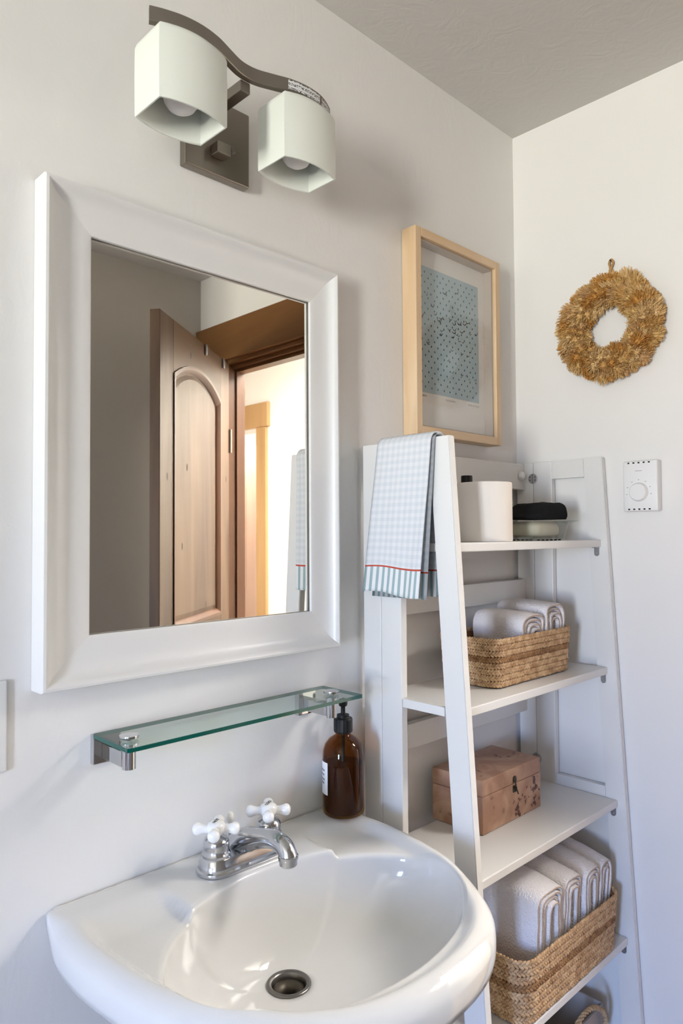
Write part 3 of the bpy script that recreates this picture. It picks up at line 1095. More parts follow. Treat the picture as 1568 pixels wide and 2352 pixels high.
# ------------------------------------------------------------------ picture
px0, px1, pz0, pz1, pd = -.452, -.131, 1.613, 2.062, .040
pic = thing('framed_print', 'pale pine shadow box frame holding a blue bird print', 'picture', ((px0 + px1) / 2, 0, pz0))
fwid = .019
for nm, (a, b2, c, d) in dict(l=(px0, px0 + fwid, pz0, pz1), r=(px1 - fwid, px1, pz0, pz1)).items():
    bm = NB(); box(bm, a, b2, -pd, -.001, c, d, .0015); obj('frame_rail', bm, m_pine, pic)
for (c, d) in ((pz0, pz0 + fwid), (pz1 - fwid, pz1)):
    bm = NB(); box(bm, px0 + fwid + .0002, px1 - fwid - .0002, -pd, -.001, c, d, .0015); obj('frame_rail', bm, m_pine_x, pic)
qa, qb, qc, qd = px0 + fwid, px1 - fwid, pz0 + fwid, pz1 - fwid
bm = NB()
for a in ((qa, qa + .004, qc, qd), (qb - .004, qb, qc, qd), (qa + .004, qb - .004, qc, qc + .004), (qa + .004, qb - .004, qd - .004, qd)):
    box(bm, a[0], a[1], -.0305, -.008, a[2], a[3])
obj('spacer', bm, m_spacer, pic)
bm = NB(); box(bm, qa + .0005, qb - .0005, -.0075, -.003, qc + .0005, qd - .0005)
obj('mat_board', bm, m_mat, pic)
ax0, ax1, az0, az1 = -.4045, -.1790, 1.7150, 1.9980
bm = NB(); box(bm, ax0, ax1, -.0083, -.0076, az0, az1)
pr_ = obj('print', bm, m_print, pic)
bm = NB()
row = 0
z = az1 - .012
while z > az0 + .006:
    x = ax0 + (.010 if row % 2 else .021)
    while x < ax1 - .004:
        cxx, czz = x + random.uniform(-.001, .001), z + random.uniform(-.001, .001)
        bm.faces.new([bm.verts.new((cxx + .0021 * math.cos(2 * PI * i / 8), -.0086, czz + .0027 * math.sin(2 * PI * i / 8))) for i in range(8)])
        x += .0225
    z -= .0118; row += 1
obj('print_dots', bm, m_dot, pr_)['kind'] = 'stuff'
bm = NB()
random.seed(11)
birds = [(.42, .84, 1.2, .3), (.63, .88, .9, .5), (.22, .70, 1, .4), (.13, .78, .7, 1.0), (.05, .60, 1, .4)]
birds += [(.55 + random.gauss(0, .16), .60 + random.gauss(0, .06), random.uniform(.7, 1.05), random.uniform(-.3, .9)) for _ in range(18)]
birds += [(.5 + random.gauss(0, .2), .44 + random.gauss(0, .06), random.uniform(.6, 1.0), random.uniform(-.3, .7)) for _ in range(16)]
birds += [(.75 + random.gauss(0, .13), .2 + random.gauss(0, .05), random.uniform(.5, .7), random.uniform(-.3, .7)) for _ in range(7)]
shape = [(-1, .55), (-.5, .35), (-.1, .0), (.1, .0), (.55, .42), (1.05, .75), (.6, .15), (.25, -.22), (-.15, -.30), (-.55, .05)]
for u, v, s, a in birds:
    if not (.03 < u < .97 and .03 < v < .97): continue
    ca, sa = math.cos(a), math.sin(a)
    bx_, bz_ = ax0 + u * (ax1 - ax0), az0 + v * (az1 - az0)
    pts = []
    for x, y in shape:
        x2, y2 = (x * ca - y * sa * .8) * .0088 * s, (x * sa + y * ca * .8) * .0085 * s
        pts.append((bx_ + x2, -.0088, bz_ + y2))
    bm = NB()
    bm.faces.new([bm.verts.new(p) for p in pts])
    obj('printed_bird', bm, m_bird, pr_)
for u, wd in ((.02, .02), (.42, .035), (.80, .045)):
    x = ax0 + u * (ax1 - ax0)
    pts = [(x + wd * i / 14, -.0082, az0 - .008 - u * .001 + .0022 * math.sin(i * 2.1) * (1 if i % 3 else .3)) for i in range(15)]
    bm = NB(); tube(bm, pts, .0004, 4)
    obj('pencil_inscription', bm, m_greyink, pic)
bm = NB(); box(bm, qa + .0003, qb - .0003, -.0335, -.0312, qc + .0003, qd - .0003)
obj('glass_pane', bm, see_glass('picture_glass', (0.97, 0.975, 0.975), 1.5), pic)

# ------------------------------------------------------------------ wreath
WC = Vector((-.022, -.2645, 1.877))
wre = thing('wreath', 'round wreath of dried straw coloured flowers hanging on the right wall', 'wreath', (0, WC.y, WC.z - .135))
bm = NB()
tube(bm, [(WC.x, WC.y + .084 * math.cos(2 * PI * i / 48), WC.z + .086 * math.sin(2 * PI * i / 48)) for i in range(48)], .021, 12, True)
obj('base_ring', bm, straw[0], wre, True)


def tuft(seed, stiff):
    rnd = random.Random(seed)
    bm = bmesh.new()
    # dense head: short radiating bristle petals on an ovoid
    bmesh.ops.create_icosphere(bm, subdivisions=1, radius=1)
    for v in bm.verts:
        v.co = Vector((v.co.x * .0075, v.co.y * .0075, v.co.z * .0115 + .004))
    for k in range(140):
        th = rnd.uniform(0, 2 * PI)
        ph = math.acos(rnd.uniform(-.5, 1))
        d = Vector((math.sin(ph) * math.cos(th), math.sin(ph) * math.sin(th), math.cos(ph)))
        base = Vector((d.x * .006, d.y * .006, d.z * .009 + .004))
        dirv = (d + Vector((0, 0, stiff))).normalized()
        tip = base + dirv * rnd.uniform(.0050, .0085)
        side = (Matrix.Rotation(rnd.uniform(0, 6), 3, dirv) @ dirv.orthogonal().normalized()) * rnd.uniform(.00055, .00095)
        s2 = dirv.cross(side)
        a = bm.verts.new(base + side); b2 = bm.verts.new(base - side)
        c = bm.verts.new(tip + side * .6 + s2 * .1); e2 = bm.verts.new(tip - side * .6)
        bm.faces.new((a, b2, e2, c))
    me = bpy.data.meshes.new('floret')
    bm.to_mesh(me); bm.free()
    return me


tufts = []
for k in range(4):
    for j in range(5):
        me = tuft(k + 10, .5 + .4 * (k % 2))
        me.materials.append(straw[j])
        tufts.append(me)
random.seed(5)
M0 = world_base(wre).inverted()
for phi, cnt, sc_ in ((-88, 17, 1.35), (-52, 21, 1.4), (-18, 26, 1.5), (18, 31, 1.55), (50, 35, 1.5), (80, 35, 1.5), (104, 30, 1.3)):
    ph = math.radians(phi)
    for i in range(cnt):
        a = 2 * PI * (i + random.uniform(-.28, .28)) / cnt + phi
        radial = Vector((0, math.cos(a), math.sin(a)))
        tang = Vector((0, math.sin(a), -math.cos(a)))
        nrm0 = Vector((-1, 0, 0)) * math.cos(ph) + radial * math.sin(ph)
        p2 = ph + random.uniform(-.16, .16)
        nr2 = Vector((-1, 0, 0)) * math.cos(p2) + radial * math.sin(p2)
        pos = Vector((WC.x, WC.y, WC.z)) + radial * .0825 + nr2 * (.0165 + random.uniform(-.002, .003) + (.004 if phi > 70 else 0))
        pos.x = min(pos.x, -.012)
        outd = (nrm0 * .9 + tang * random.uniform(.5, 1.2) + Vector((-.15, 0, 0))).normalized()
        q = Vector((0, 0, 1)).rotation_difference(outd)
        s = random.uniform(.85, 1.12) * sc_
        o = bpy.data.objects.new('floret', random.choice(tufts))
        C.objects.link(o)
        o.parent = wre
        o.matrix_basis = M0 @ (Matrix.Translation(pos) @ q.to_matrix().to_4x4() @ Matrix.Rotation(random.uniform(0, 6), 4, 'Z') @ Matrix.Diagonal((s, s, s * random.uniform(.9, 1.25), 1)))
bm = NB()
hz = WC.z + .108
lp = smooth_path([(-.012, WC.y - .002, hz), (-.010, WC.y + .002, hz + .022), (-.009, WC.y - .001, hz + .036), (-.008, WC.y - .005, hz + .048), (-.008, WC.y + .000, hz + .056), (-.008, WC.y + .005, hz + .048), (-.009, WC.y + .002, hz + .036), (-.012, WC.y + .003, hz + .020), (-.014, WC.y + .004, hz)], 4)
tube(bm, lp, .0027, 8)
obj('hanging_loop', bm, m_stem, wre, True)
bm = NB(); tube(bm, [(-.0005, WC.y, hz + .053), (-.014, WC.y, hz + .053)], .0016, 8)
obj('nail', bm, m_brass, wre, True)

# ------------------------------------------------------------------ thermostat
ty0, ty1, tz0, tz1 = -.3685, -.2915, 1.4485, 1.562
th = thing('thermostat', 'white wall thermostat with round dial below the wreath', 'thermostat', (0, -.33, tz0))
bm = NB(); box(bm, -.026, -.0005, ty0, ty1, tz0, tz1, .003, 3)
obj('housing', bm, m_white_pl, th, True, angle=40)
MX = lambda y, z, x=-.026: Matrix.Translation((x, y, z)) @ Matrix.Rotation(-PI / 2, 4, 'Y')
tyc = -.327
bm = NB(); lathe(bm, [(.0215, 0), (.0205, .004), (.0190, .0075), (.0180, .0085), (.0005, .009)], 40, MX(tyc, 1.4915))
obj('dial', bm, m_white_pl, th, True, angle=35)
for zz in (tz0 + .0045, tz1 - .0045):
    for k in range(5):
        yy = -.3045 - k * .0115
        bm = NB(); box(bm, -.0263, -.024, yy - .0022, yy + .0022, zz - .0016, zz + .0016)
        obj('vent_slot', bm, m_dark, th)
bm = NB()
for k in range(7):
    a = math.radians(-10 + 200 * k / 6)
    y, z = tyc + .0275 * math.cos(a), 1.4915 + .0275 * math.sin(a)
    box(bm, -.0263, -.0259, y - .0013, y + .0013, z - .0008, z + .0008)
obj('dial_mark', bm, m_greyink, th)
text_mesh('THERMO', .0036, Matrix.Translation((-.0262, tyc, 1.539)) @ Matrix(((0, 0, -1, 0), (-1, 0, 0, 0), (0, 1, 0, 0), (0, 0, 0, 1))), th, m_greyink) if False else None
bm = NB(); box(bm, -.0263, -.0259, tyc - .0075, tyc + .0075, 1.5385, 1.5397)
obj('printed_line', bm, m_greyink, th)

# switch plate at the left edge
sw = thing('switch_plate', 'white switch plate at the left edge beside the mirror', 'switch', (-1.303, 0, 1.088))
bm = NB(); box(bm, -1.3385, -1.2685, -.006, -.0005, 1.0885, 1.2095, .003, 3)
obj('plate', bm, m_white_pl, sw, True, angle=40)
bm = NB(); box(bm, -1.3090, -1.2980, -.013, -.0062, 1.138, 1.160, .002)
obj('toggle', bm, m_white_pl, sw)

# ------------------------------------------------------------------ ladder shelf
XO, XI = -.590, -.573           # left frame outer and inner face
RI, RO = -.0205, -.0035           # right frame inner and outer face
ZT = 1.578
SH = [1.384, 1.090, .791, .490, .190]


def yfront(z, right=False):
    return (-.238 - .055 * (ZT - z)) if right else (-.2255 - .065 * (ZT - z))


def yshelf(z):
    return -.245 - .062 * (1.09 - z) if z < 1.2 else -.234


lad = thing('ladder_shelf', 'white wooden five tier ladder shelf standing in the corner', 'shelf', ((XO + RO) / 2, -.15, 0))


def side_frame(xa, xb, nm):
    R_ = nm == 'right'
    bm = NB()
    box(bm, xa, xb, -.058, -.012, 0, ZT, .0015)
    rp = obj('rear_post', bm, m_white, lad)
    bm = NB(); box(bm, xa, xb, -.1095, -.0590, 0.0, ZT, .0015)
    obj('inner_stile', bm, m_white, lad)
    bm = NB()
    wst = .046
    poly = [(yfront(ZT, R_), ZT), (yfront(ZT, R_) + wst, ZT), (yfront(0, R_) + wst, 0), (yfront(0, R_), 0)]
    prism(bm, poly, lambda p: Vector((xa, p[0], p[1])), lambda p: Vector((xb, p[0], p[1])))
    bmesh.ops.bevel(bm, geom=bm.edges[:], offset=.0012, segments=2, affect='EDGES')
    obj('front_stile', bm, m_white, lad)
    for za, zb in ((ZT - .044, ZT - .001), (.772, .815)):
        bm = NB()
        ya, yb = yfront(za, R_) + wst + .0005, yfront(zb, R_) + wst + .0005
        poly = [(-.1098, za), (-.1098, zb), (yb, zb), (ya, za)]
        prism(bm, poly, lambda p: Vector((xa + .0012, p[0], p[1])), lambda p: Vector((xb - .0012, p[0], p[1])))
        obj('side_rail', bm, m_white, lad)


side_frame(XO, XI, 'left')
side_frame(RI, RO, 'right')
for za, zb in ((1.511, 1.575), (1.233, 1.284), (.955, 1.006), (.680, .728), (.40, .448), (.08, .128)):
    bm = NB(); box(bm, XI + .0003, RI - .0003, -.034, -.016, za, zb, .0012)
    obj('back_rail', bm, m_white, lad)
for i, z in enumerate(SH):
    bm = NB()
    yf = yshelf(z)
    box(bm, XI + .0005, RI - .0005, yf, -.040, z - .0165, z, .002)
    sh_ = obj('shelf_board', bm, m_white, lad)
    for (xa, sgn) in ((RI - .0004, -1), (XI + .0004, 1)):
        bm = NB()
        b_ = bmesh.new()
        ys = [yf + .004, yf + .016]
        pl_ = [(ys[0], z - .0167), (ys[1], z - .0167)] + [((ys[0] + ys[1]) / 2 + .006 * math.cos(-PI * k / 8), z - .032 + .006 * math.sin(-PI * k / 8)) for k in range(9)]
        prism(b_, pl_, lambda p: Vector((xa, p[0], p[1])), lambda p: Vector((xa + sgn * .0022, p[0], p[1])))
        join(bm, b_)
        box(bm, min(xa, xa + sgn * .014), max(xa, xa + sgn * .014), ys[0], ys[1], z - .0187, z - .0167, .0005)
        lathe(bm, [(.0026, 0), (.0022, .0012), (.0005, .0014)], 10, MX((ys[0] + ys[1]) / 2, z - .030, xa + sgn * .0022) if sgn < 0 else Matrix.Translation((xa + .0022, (ys[0] + ys[1]) / 2, z - .030)) @ Matrix.Rotation(PI / 2, 4, 'Y'))
        obj('metal_bracket', bm, m_zinc, sh_)
    if i in (1, 2, 3):
        bm = NB()
        box(bm, XO + .001, XI, yfront(z) + .048, -.1105, z - .0165, z, .001)
        obj('shelf_end', bm, m_white, sh_)
for z in (1.5375, .842):
    bm = NB()
    b_ = bmesh.new()
    lathe(b_, [(.0125, 0), (.0125, .0020), (.0115, .0026), (.0005, .0028)], 28, MX(-.0588, z, RI - .0002))
    join(bm, b_)
    h = obj('hinge', bm, m_zinc, lad)
    bm = NB()
    for dy, dz in ((.007, .004), (-.007, .004), (.007, -.004), (-.007, -.004)):
        lathe(bm, [(.0016, 0.0026), (.0014, .0034)], 10, MX(-.0588 + dy, z + dz, RI - .0002))
    box(bm, RI - .0036, RI - .0028, -.0589, -.0581, z - .012, z + .012)
    obj('rivet', bm, m_brass, h)
bm = NB(); lathe(bm, [(.0105, 0), (.011, .004), (.009, .010), (.004, .012), (.0005, .012)], 20, Matrix.Translation((-.040, -.0342, 1.545)) @ Matrix.Rotation(PI / 2, 4, 'X'))
obj('screw_cap', bm, m_white_pl, lad, True)

# ------------------------------------------------------------------ hand towel over the left side frame


def hand_towel():
    bm = NB(); uvl = bm.loops.layers.uv.new('UVMap')
    zt = ZT + .011
    xo, xi = XO - .012, XI + .010
    xm = (xo + xi) / 2
    rad_ = (xi - xo) / 2
    path = []
    zi, zo = 1.290, 1.2905
    N1 = 34
    for i in range(N1):
        path.append((xi, zi + (zt - rad_ - zi) * i / N1))
    for i in range(13):
        a = PI * i / 12
        path.append((xm + rad_ * math.cos(a), zt - rad_ + rad_ * math.sin(a)))
    for i in range(1, N1 + 1):
        path.append((xo - .012 * (i / N1) ** 1.2, zt - rad_ - (zt - rad_ - zo) * i / N1))
    NU = 26
    grid = []
    Ltot = 0; acc = [0]
    for a, b2 in zip(path, path[1:]):
        acc.append(acc[-1] + math.hypot(b2[0] - a[0], b2[1] - a[1]))
    Ltot = acc[-1]
    half_ = N1 + 6
    for j, (x, z) in enumerate(path):
        inner = j < half_
        f = (zt - z) / (zt - zo)
        if inner:
            yl, yr = -.066 - .0 * f, -.197 - .004 * f
        else:
            yl, yr = -.064 + .026 * f, -.195 + .018 * f
        rowv = []
        for k in range(NU + 1):
            u = k / NU
            y = yl + (yr - yl) * u
            wv = .0028 * math.sin(u * 9 + 2.2 * f) * sstep(0, .5, f) + .004 * math.sin(u * 4.1 + 1) * f
            zz = z + (.003 * math.sin(u * 6) - .010 * u * (0 if inner else .6)) * sstep(.6, 1, f)
            if inner:
                rowv.append((x + abs(wv) + .001, y, zz + (-.004 + .006 * u) * f, u * .135, acc[j]))
            else:
                rowv.append((x - abs(wv), y, zz, u * .135, Ltot - acc[j]))
        grid.append(rowv)
    # thickness by offsetting along local normal
    th_ = .0055

    def nrm(j):
        a, b2 = path[max(0, j - 1)], path[min(len(path) - 1, j + 1)]
        t = Vector((b2[0] - a[0], b2[1] - a[1])).normalized()
        return Vector((t.y, -t.x)) * -1   # points inwards/outwards
    outer, inner_ = [], []
    for j, rowv in enumerate(grid):
        nn = nrm(j)
        o1, o2 = [], []
        for k, (x, y, z, u, v) in enumerate(rowv):
            e = min(k, NU - k) / NU
            t = th_ * min(1, .35 + e * 9)
            o1.append((bm.verts.new((x, y, z)), u, v))
            o2.append((bm.verts.new((x + nn.x * t, y, z + nn.y * t)), u, v))
        outer.append(o1); inner_.append(o2)

    def quad(a, b2, c, d):
        f = bm.faces.new((a[0], b2[0], c[0], d[0]))
        for lp_, q in zip(f.loops, (a, b2, c, d)):
            lp_[uvl].uv = (q[1], q[2])
    J = len(grid)
    for S in (outer, inner_):
        for j in range(J - 1):
            for k in range(NU):
                quad(S[j][k], S[j][k + 1], S[j + 1][k + 1], S[j + 1][k])
    for j in range(J - 1):
        for k in (0, NU):
            quad(outer[j][k], outer[j + 1][k], inner_[j + 1][k], inner_[j][k])
    for j in (0, J - 1):
        for k in range(NU):
            quad(outer[j][k], outer[j][k + 1], inner_[j][k + 1], inner_[j][k])
    return bm


def inner_fold():
    # the second folded layer, peeking out at the front edge
    bm = NB(); uvl = bm.loops.layers.uv.new('UVMap')
    zt = ZT + .0055
    xo, xi = XO - .0055, XI + .0045
    xm, rad_ = (xo + xi) / 2, (xi - xo) / 2
    path = [(xi, 1.284 + (zt - rad_ - 1.284) * i / 20) for i in range(20)]
    path += [(xm + rad_ * math.cos(PI * i / 8), zt - rad_ + rad_ * math.sin(PI * i / 8)) for i in range(9)]
    path += [(xo - .008 * (i / 20), zt - rad_ - (zt - rad_ - 1.281) * i / 20) for i in range(1, 21)]
    acc = [0]
    for a, b2 in zip(path, path[1:]):
        acc.append(acc[-1] + math.hypot(b2[0] - a[0], b2[1] - a[1]))
    prev = None
    NU = 12
    for j, (x, z) in enumerate(path):
        f = (zt - z) / .3
        inner = j < 24
        yl, yr = (-.072, -.2005 - .003 * f) if inner else (-.072 + .024 * f, -.199 + .016 * f)
        v = min(acc[j], acc[-1] - acc[j])
        cur = [(bm.verts.new((x + .0008 * math.sin(k * 1.3) * f, yl + (yr - yl) * k / NU, z)), .135 * k / NU, v) for k in range(NU + 1)]
        if prev:
            for k in range(NU):
                q = (prev[k], prev[k + 1], cur[k + 1], cur[k])
                fc = bm.faces.new([t[0] for t in q])
                for lp_, t in zip(fc.loops, q): lp_[uvl].uv = (t[1], t[2])
        prev = cur
    r = bmesh.ops.solidify(bm, geom=bm.faces[:], thickness=.0025)
    return bm


tw = thing('hand_towel', 'pale blue checked hand towel with striped hem hung over the ladder shelf', 'towel', (XO, -.12, 1.28))
obj('towel_cloth', hand_towel(), m_ging, tw, True)
obj('folded_layer', inner_fold(), m_ging, tw, True)

# ------------------------------------------------------------------ things on the shelves
# paper roll
z0 = SH[0] + .0004
RX, RY = -.393, -.166
rl = thing('toilet_roll', 'white paper roll standing on the top shelf', 'paper roll', (RX, RY, z0))
bm = NB()
lathe(bm, [(.021, .0), (.0545, .0), (.0555, .002), (.0555, .117), (.0545, .119), (.021, .119), (.0205, .06)], 56, Matrix.Translation((RX, RY, z0)), cap=False)
obj('paper', bm, m_paper, rl, True, angle=40)
bm = NB(); lathe(bm, [(.0208, .0005), (.0208, .1185), (.0195, .1185), (.0195, .0005), (.0208, .0005)], 32, Matrix.Translation((RX, RY, z0)), cap=False)
obj('cardboard_core', bm, m_taupe, rl, True, angle=40)
# black capped bottle behind the roll
kx, ky = -.330, -.078
kb = thing('black_cap_bottle', 'small bottle with black cap hidden behind the paper roll', 'bottle', (kx, ky, z0))
bm = NB(); lathe(bm, [(.018, 0), (.020, .003), (.020, .085), (.017, .095), (.010, .102), (.010, .108)], 28, Matrix.Translation((kx, ky, z0)))
obj('bottle_body', bm, m_white_pl, kb, True, angle=50)
bm = NB(); lathe(bm, [(.0118, .106), (.0125, .108), (.0125, .141), (.0118, .143)], 28, Matrix.Translation((kx, ky, z0)))
obj('cap', bm, m_black, kb, True, angle=40)
# dish
dx0, dx1, dy0, dy1 = -.268, -.120, -.222, -.102
dish = thing('glass_dish', 'clear glass dish with flared rim beside the paper roll', 'dish', ((dx0 + dx1) / 2, (dy0 + dy1) / 2, z0))


def rrect(x0, x1, y0, y1, r, n=6):
    p = []
    for cx, cy, a0 in ((x1 - r, y1 - r, 0), (x0 + r, y1 - r, PI / 2), (x0 + r, y0 + r, PI), (x1 - r, y0 + r, 3 * PI / 2)):
        for i in range(n + 1):
            a = a0 + PI / 2 * i / n
            p.append((cx + r * math.cos(a), cy + r * math.sin(a)))
    return p


def rings_from(bm, specs, cap0=True, cap1=True):
    prev = None
    first = None
    for pts, z in specs:
        cur = [bm.verts.new((x, y, z)) for x, y in pts]
        if prev:
            k = len(cur)
            for i in range(k):
                bm.faces.new((prev[i], prev[(i + 1) % k], cur[(i + 1) % k], cur[i]))
        else:
            first = cur
        prev = cur
    if cap0: bm.faces.new(first[::-1])
    if cap1: bm.faces.new(prev)


def ins(d, r=.016):
    return rrect(dx0 + d, dx1 - d, dy0 + d, dy1 - d, max(.004, r - d * .3))


bm = NB()
rings_from(bm, [(ins(.018), z0 + .002), (ins(.014), z0 + .003), (ins(.006), z0 + .038), (ins(-.010), z0 + .0425), (ins(-.0105), z0 + .0445), (ins(.0075), z0 + .0415), (ins(.0165), z0 + .006), (ins(.020), z0 + .0055)])
obj('glass_tray', bm, see_glass('dish_glass', (.93, .95, .94), 1.0), dish, True, angle=40)
bm = NB()
for k in range(6):
    x = dx0 + .03 + k * .018
    lathe(bm, [(.003, 0), (.0035, .0015), (.002, .0022)], 10, Matrix.Translation((x, dy0 + .024, z0)))
    lathe(bm, [(.003, 0), (.0035, .0015), (.002, .0022)], 10, Matrix.Translation((x, dy1 - .024, z0)))
obj('rubber_foot', bm, m_black, dish, True)
# cream cloth inside


def cushion(x0, x1, y0, y1, za, zb, r, seed, nz=.0025, taper=0):
    bm = NB()
    sp_ = []
    N = 9
    for i in range(N + 1):
        t = i / N
        c = math.sin(PI * t)
        ins_ = r * (1 - c ** .55)
        sp_.append((rrect(x0 + ins_, x1 - ins_ - taper * t, y0 + ins_, y1 - ins_, max(.006, (y1 - y0) * .22), 7), za + (zb - za) * t))
    rings_from(bm, sp_)
    for v in bm.verts:
        q = noise.noise_vector(v.co * 28 + Vector((seed, seed, 0)))
        v.co += q * nz
    return bm


cl = obj('cream_cloth', cushion(dx0 + .0215, dx1 - .0215, dy0 + .0215, dy1 - .0215, z0 + .0085, z0 + .0405, .007, 3, .001), m_cream_cloth, None, True, origin=((dx0 + dx1) / 2, (dy0 + dy1) / 2, z0 + .0065))
tag(cl, 'folded cream cloth lying inside the clear glass dish', 'cloth')
# black pouch
bm = NB()
pz = z0 + .0462
prof_p = [(.000, .006), (.012, .012), (.030, .022), (.048, .033), (.060, .0365), (.090, .0375), (.112, .0385), (.122, .036), (.128, .030), (.126, .014), (.122, .002)]
sp_ = []
yc = (dy0 + dy1) / 2
for k, ww in enumerate((-1, -.96, -.80, -.45, 0, .45, .80, .96, 1)):
    shrink = (.55, .86, .97, 1, 1, 1, .97, .86, .55)[k]
    up_ = [bm.verts.new((dx0 + .008 + x, yc + ww * .048, pz + .0005 + h * shrink)) for x, h in prof_p]
    dn_ = [bm.verts.new((dx0 + .008 + x, yc + ww * .048, pz + .0004)) for x, h in reversed(prof_p)]
    sp_.append(up_ + dn_)
for a, b2 in zip(sp_, sp_[1:]):
    n_ = len(a)
    for k in range(n_):
        bm.faces.new((a[k], a[(k + 1) % n_], b2[(k + 1) % n_], b2[k]))
bm.faces.new(sp_[0][::-1]); bm.faces.new(sp_[-1])
bmesh.ops.subdivide_edges(bm, edges=bm.edges[:], cuts=1, use_grid_fill=True)
for v in bm.verts:
    if v.co.z > pz + .004:
        v.co += noise.noise_vector(v.co * 38) * .0045
        v.co.z = max(v.co.z, pz + .001)
po = obj('black_pouch', bm, m_black_cloth, None, True, origin=((dx0 + dx1) / 2, yc, z0 + .046), angle=70)
tag(po, 'soft black cloth pouch lying on the glass dish', 'pouch')

# ------------------------------------------------------------------ baskets


def braid_unit(bm, c, t, nrm, s, up_, flip):
    # one strand of a braid: squashed ellipsoid leaning along the row
    d = (t * .80 + Vector((0, 0, 1)) * (.60 if flip else -.60)).normalized()
    e2 = nrm
    e3 = d.cross(e2).normalized()
    lon, lat = 7, 5
    vs_ = []
    for i in range(lat + 1):
        ph = PI * i / lat
        if i in (0, lat):
            vs_.append([bm.verts.new(c + d * s * .98 * math.cos(ph))])
            continue
        rw = []
        for k in range(lon):
            a = 2 * PI * k / lon
            rw.append(bm.verts.new(c + d * (s * .98 * math.cos(ph)) + e2 * (s * .46 * math.sin(ph) * math.cos(a)) + e3 * (s * .50 * math.sin(ph) * math.sin(a))))
        vs_.append(rw)
    for i in range(lat):
        a, b2 = vs_[i], vs_[i + 1]
        for k in range(lon):
            k2 = (k + 1) % lon
            if len(a) == 1: bm.faces.new((a[0], b2[k], b2[k2]))
            elif len(b2) == 1: bm.faces.new((a[k], b2[0], a[k2]))
            else: bm.faces.new((a[k], b2[k], b2[k2], a[k2]))


def basket(name, label, x0, x1, y0, y1, z0, h, rows, r, flare, dark_row):
    b_ = thing(name, label, 'basket', ((x0 + x1) / 2, (y0 + y1) / 2, z0), 'woven baskets on the ladder shelf')
    rh = h / rows
    for j in range(rows):
        f = (j + .5) / rows
        e = flare * f
        pts = rrect(x0 - e, x1 + e, y0 - e, y1 + e, r, 8)
        # resample
        P_ = [Vector((x, y, 0)) for x, y in pts]
        seg = [(P_[i], P_[(i + 1) % len(P_)]) for i in range(len(P_))]
        per = sum((b3 - a).length for a, b3 in seg)
        step = rh * .52
        cnt = int(per / step)
        bm = NB()
        z = z0 + .0016 + h * f
        pos = 0; si = 0; rem = 0
        for k in range(cnt):
            target = per * k / cnt
            while si < len(seg) - 1 and pos + (seg[si][1] - seg[si][0]).length < target:
                pos += (seg[si][1] - seg[si][0]).length; si += 1
            a, b3 = seg[si]
            t = (b3 - a).normalized() if (b3 - a).length > 1e-9 else Vector((1, 0, 0))
            p = a + t * (target - pos)
            nn = Vector((t.y, -t.x, 0))
            jit = random.uniform(.9, 1.12)
            for flip in (0, 1):
                c = Vector((p.x, p.y, z + (rh * .22 if flip else -rh * .22))) + nn * random.uniform(-.0006, .001) + t * (0 if flip else step * .5)
                braid_unit(bm, c, t, nn, rh * .45 * jit, None, flip)
        obj('braid_row', bm, m_grass_dk if j == dark_row else m_grass, b_, True)
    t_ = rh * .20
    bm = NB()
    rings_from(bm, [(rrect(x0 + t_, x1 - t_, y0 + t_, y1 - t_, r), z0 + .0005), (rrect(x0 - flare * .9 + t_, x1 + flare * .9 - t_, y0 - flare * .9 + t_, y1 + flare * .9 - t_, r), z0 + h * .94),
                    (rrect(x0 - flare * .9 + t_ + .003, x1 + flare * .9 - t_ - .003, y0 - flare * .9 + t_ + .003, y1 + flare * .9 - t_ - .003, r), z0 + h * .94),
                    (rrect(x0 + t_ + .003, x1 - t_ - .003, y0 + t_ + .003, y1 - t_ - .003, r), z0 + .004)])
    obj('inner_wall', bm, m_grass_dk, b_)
    return b_


random.seed(3)
b1 = (-.405, -.108, -.198, -.058)
basket('small_basket', 'small tan woven basket on the second shelf holding two white towels', *b1[:2], *b1[2:], SH[1] + .0008, .098, 8, .026, .006, 4)
b2_ = (-.452, -.070, -.280, -.062)
basket('large_basket', 'large tan woven basket on the fourth shelf holding four upright white towels', *b2_[:2], *b2_[2:], SH[3] + .0008, .122, 8, .036, .008, 4)


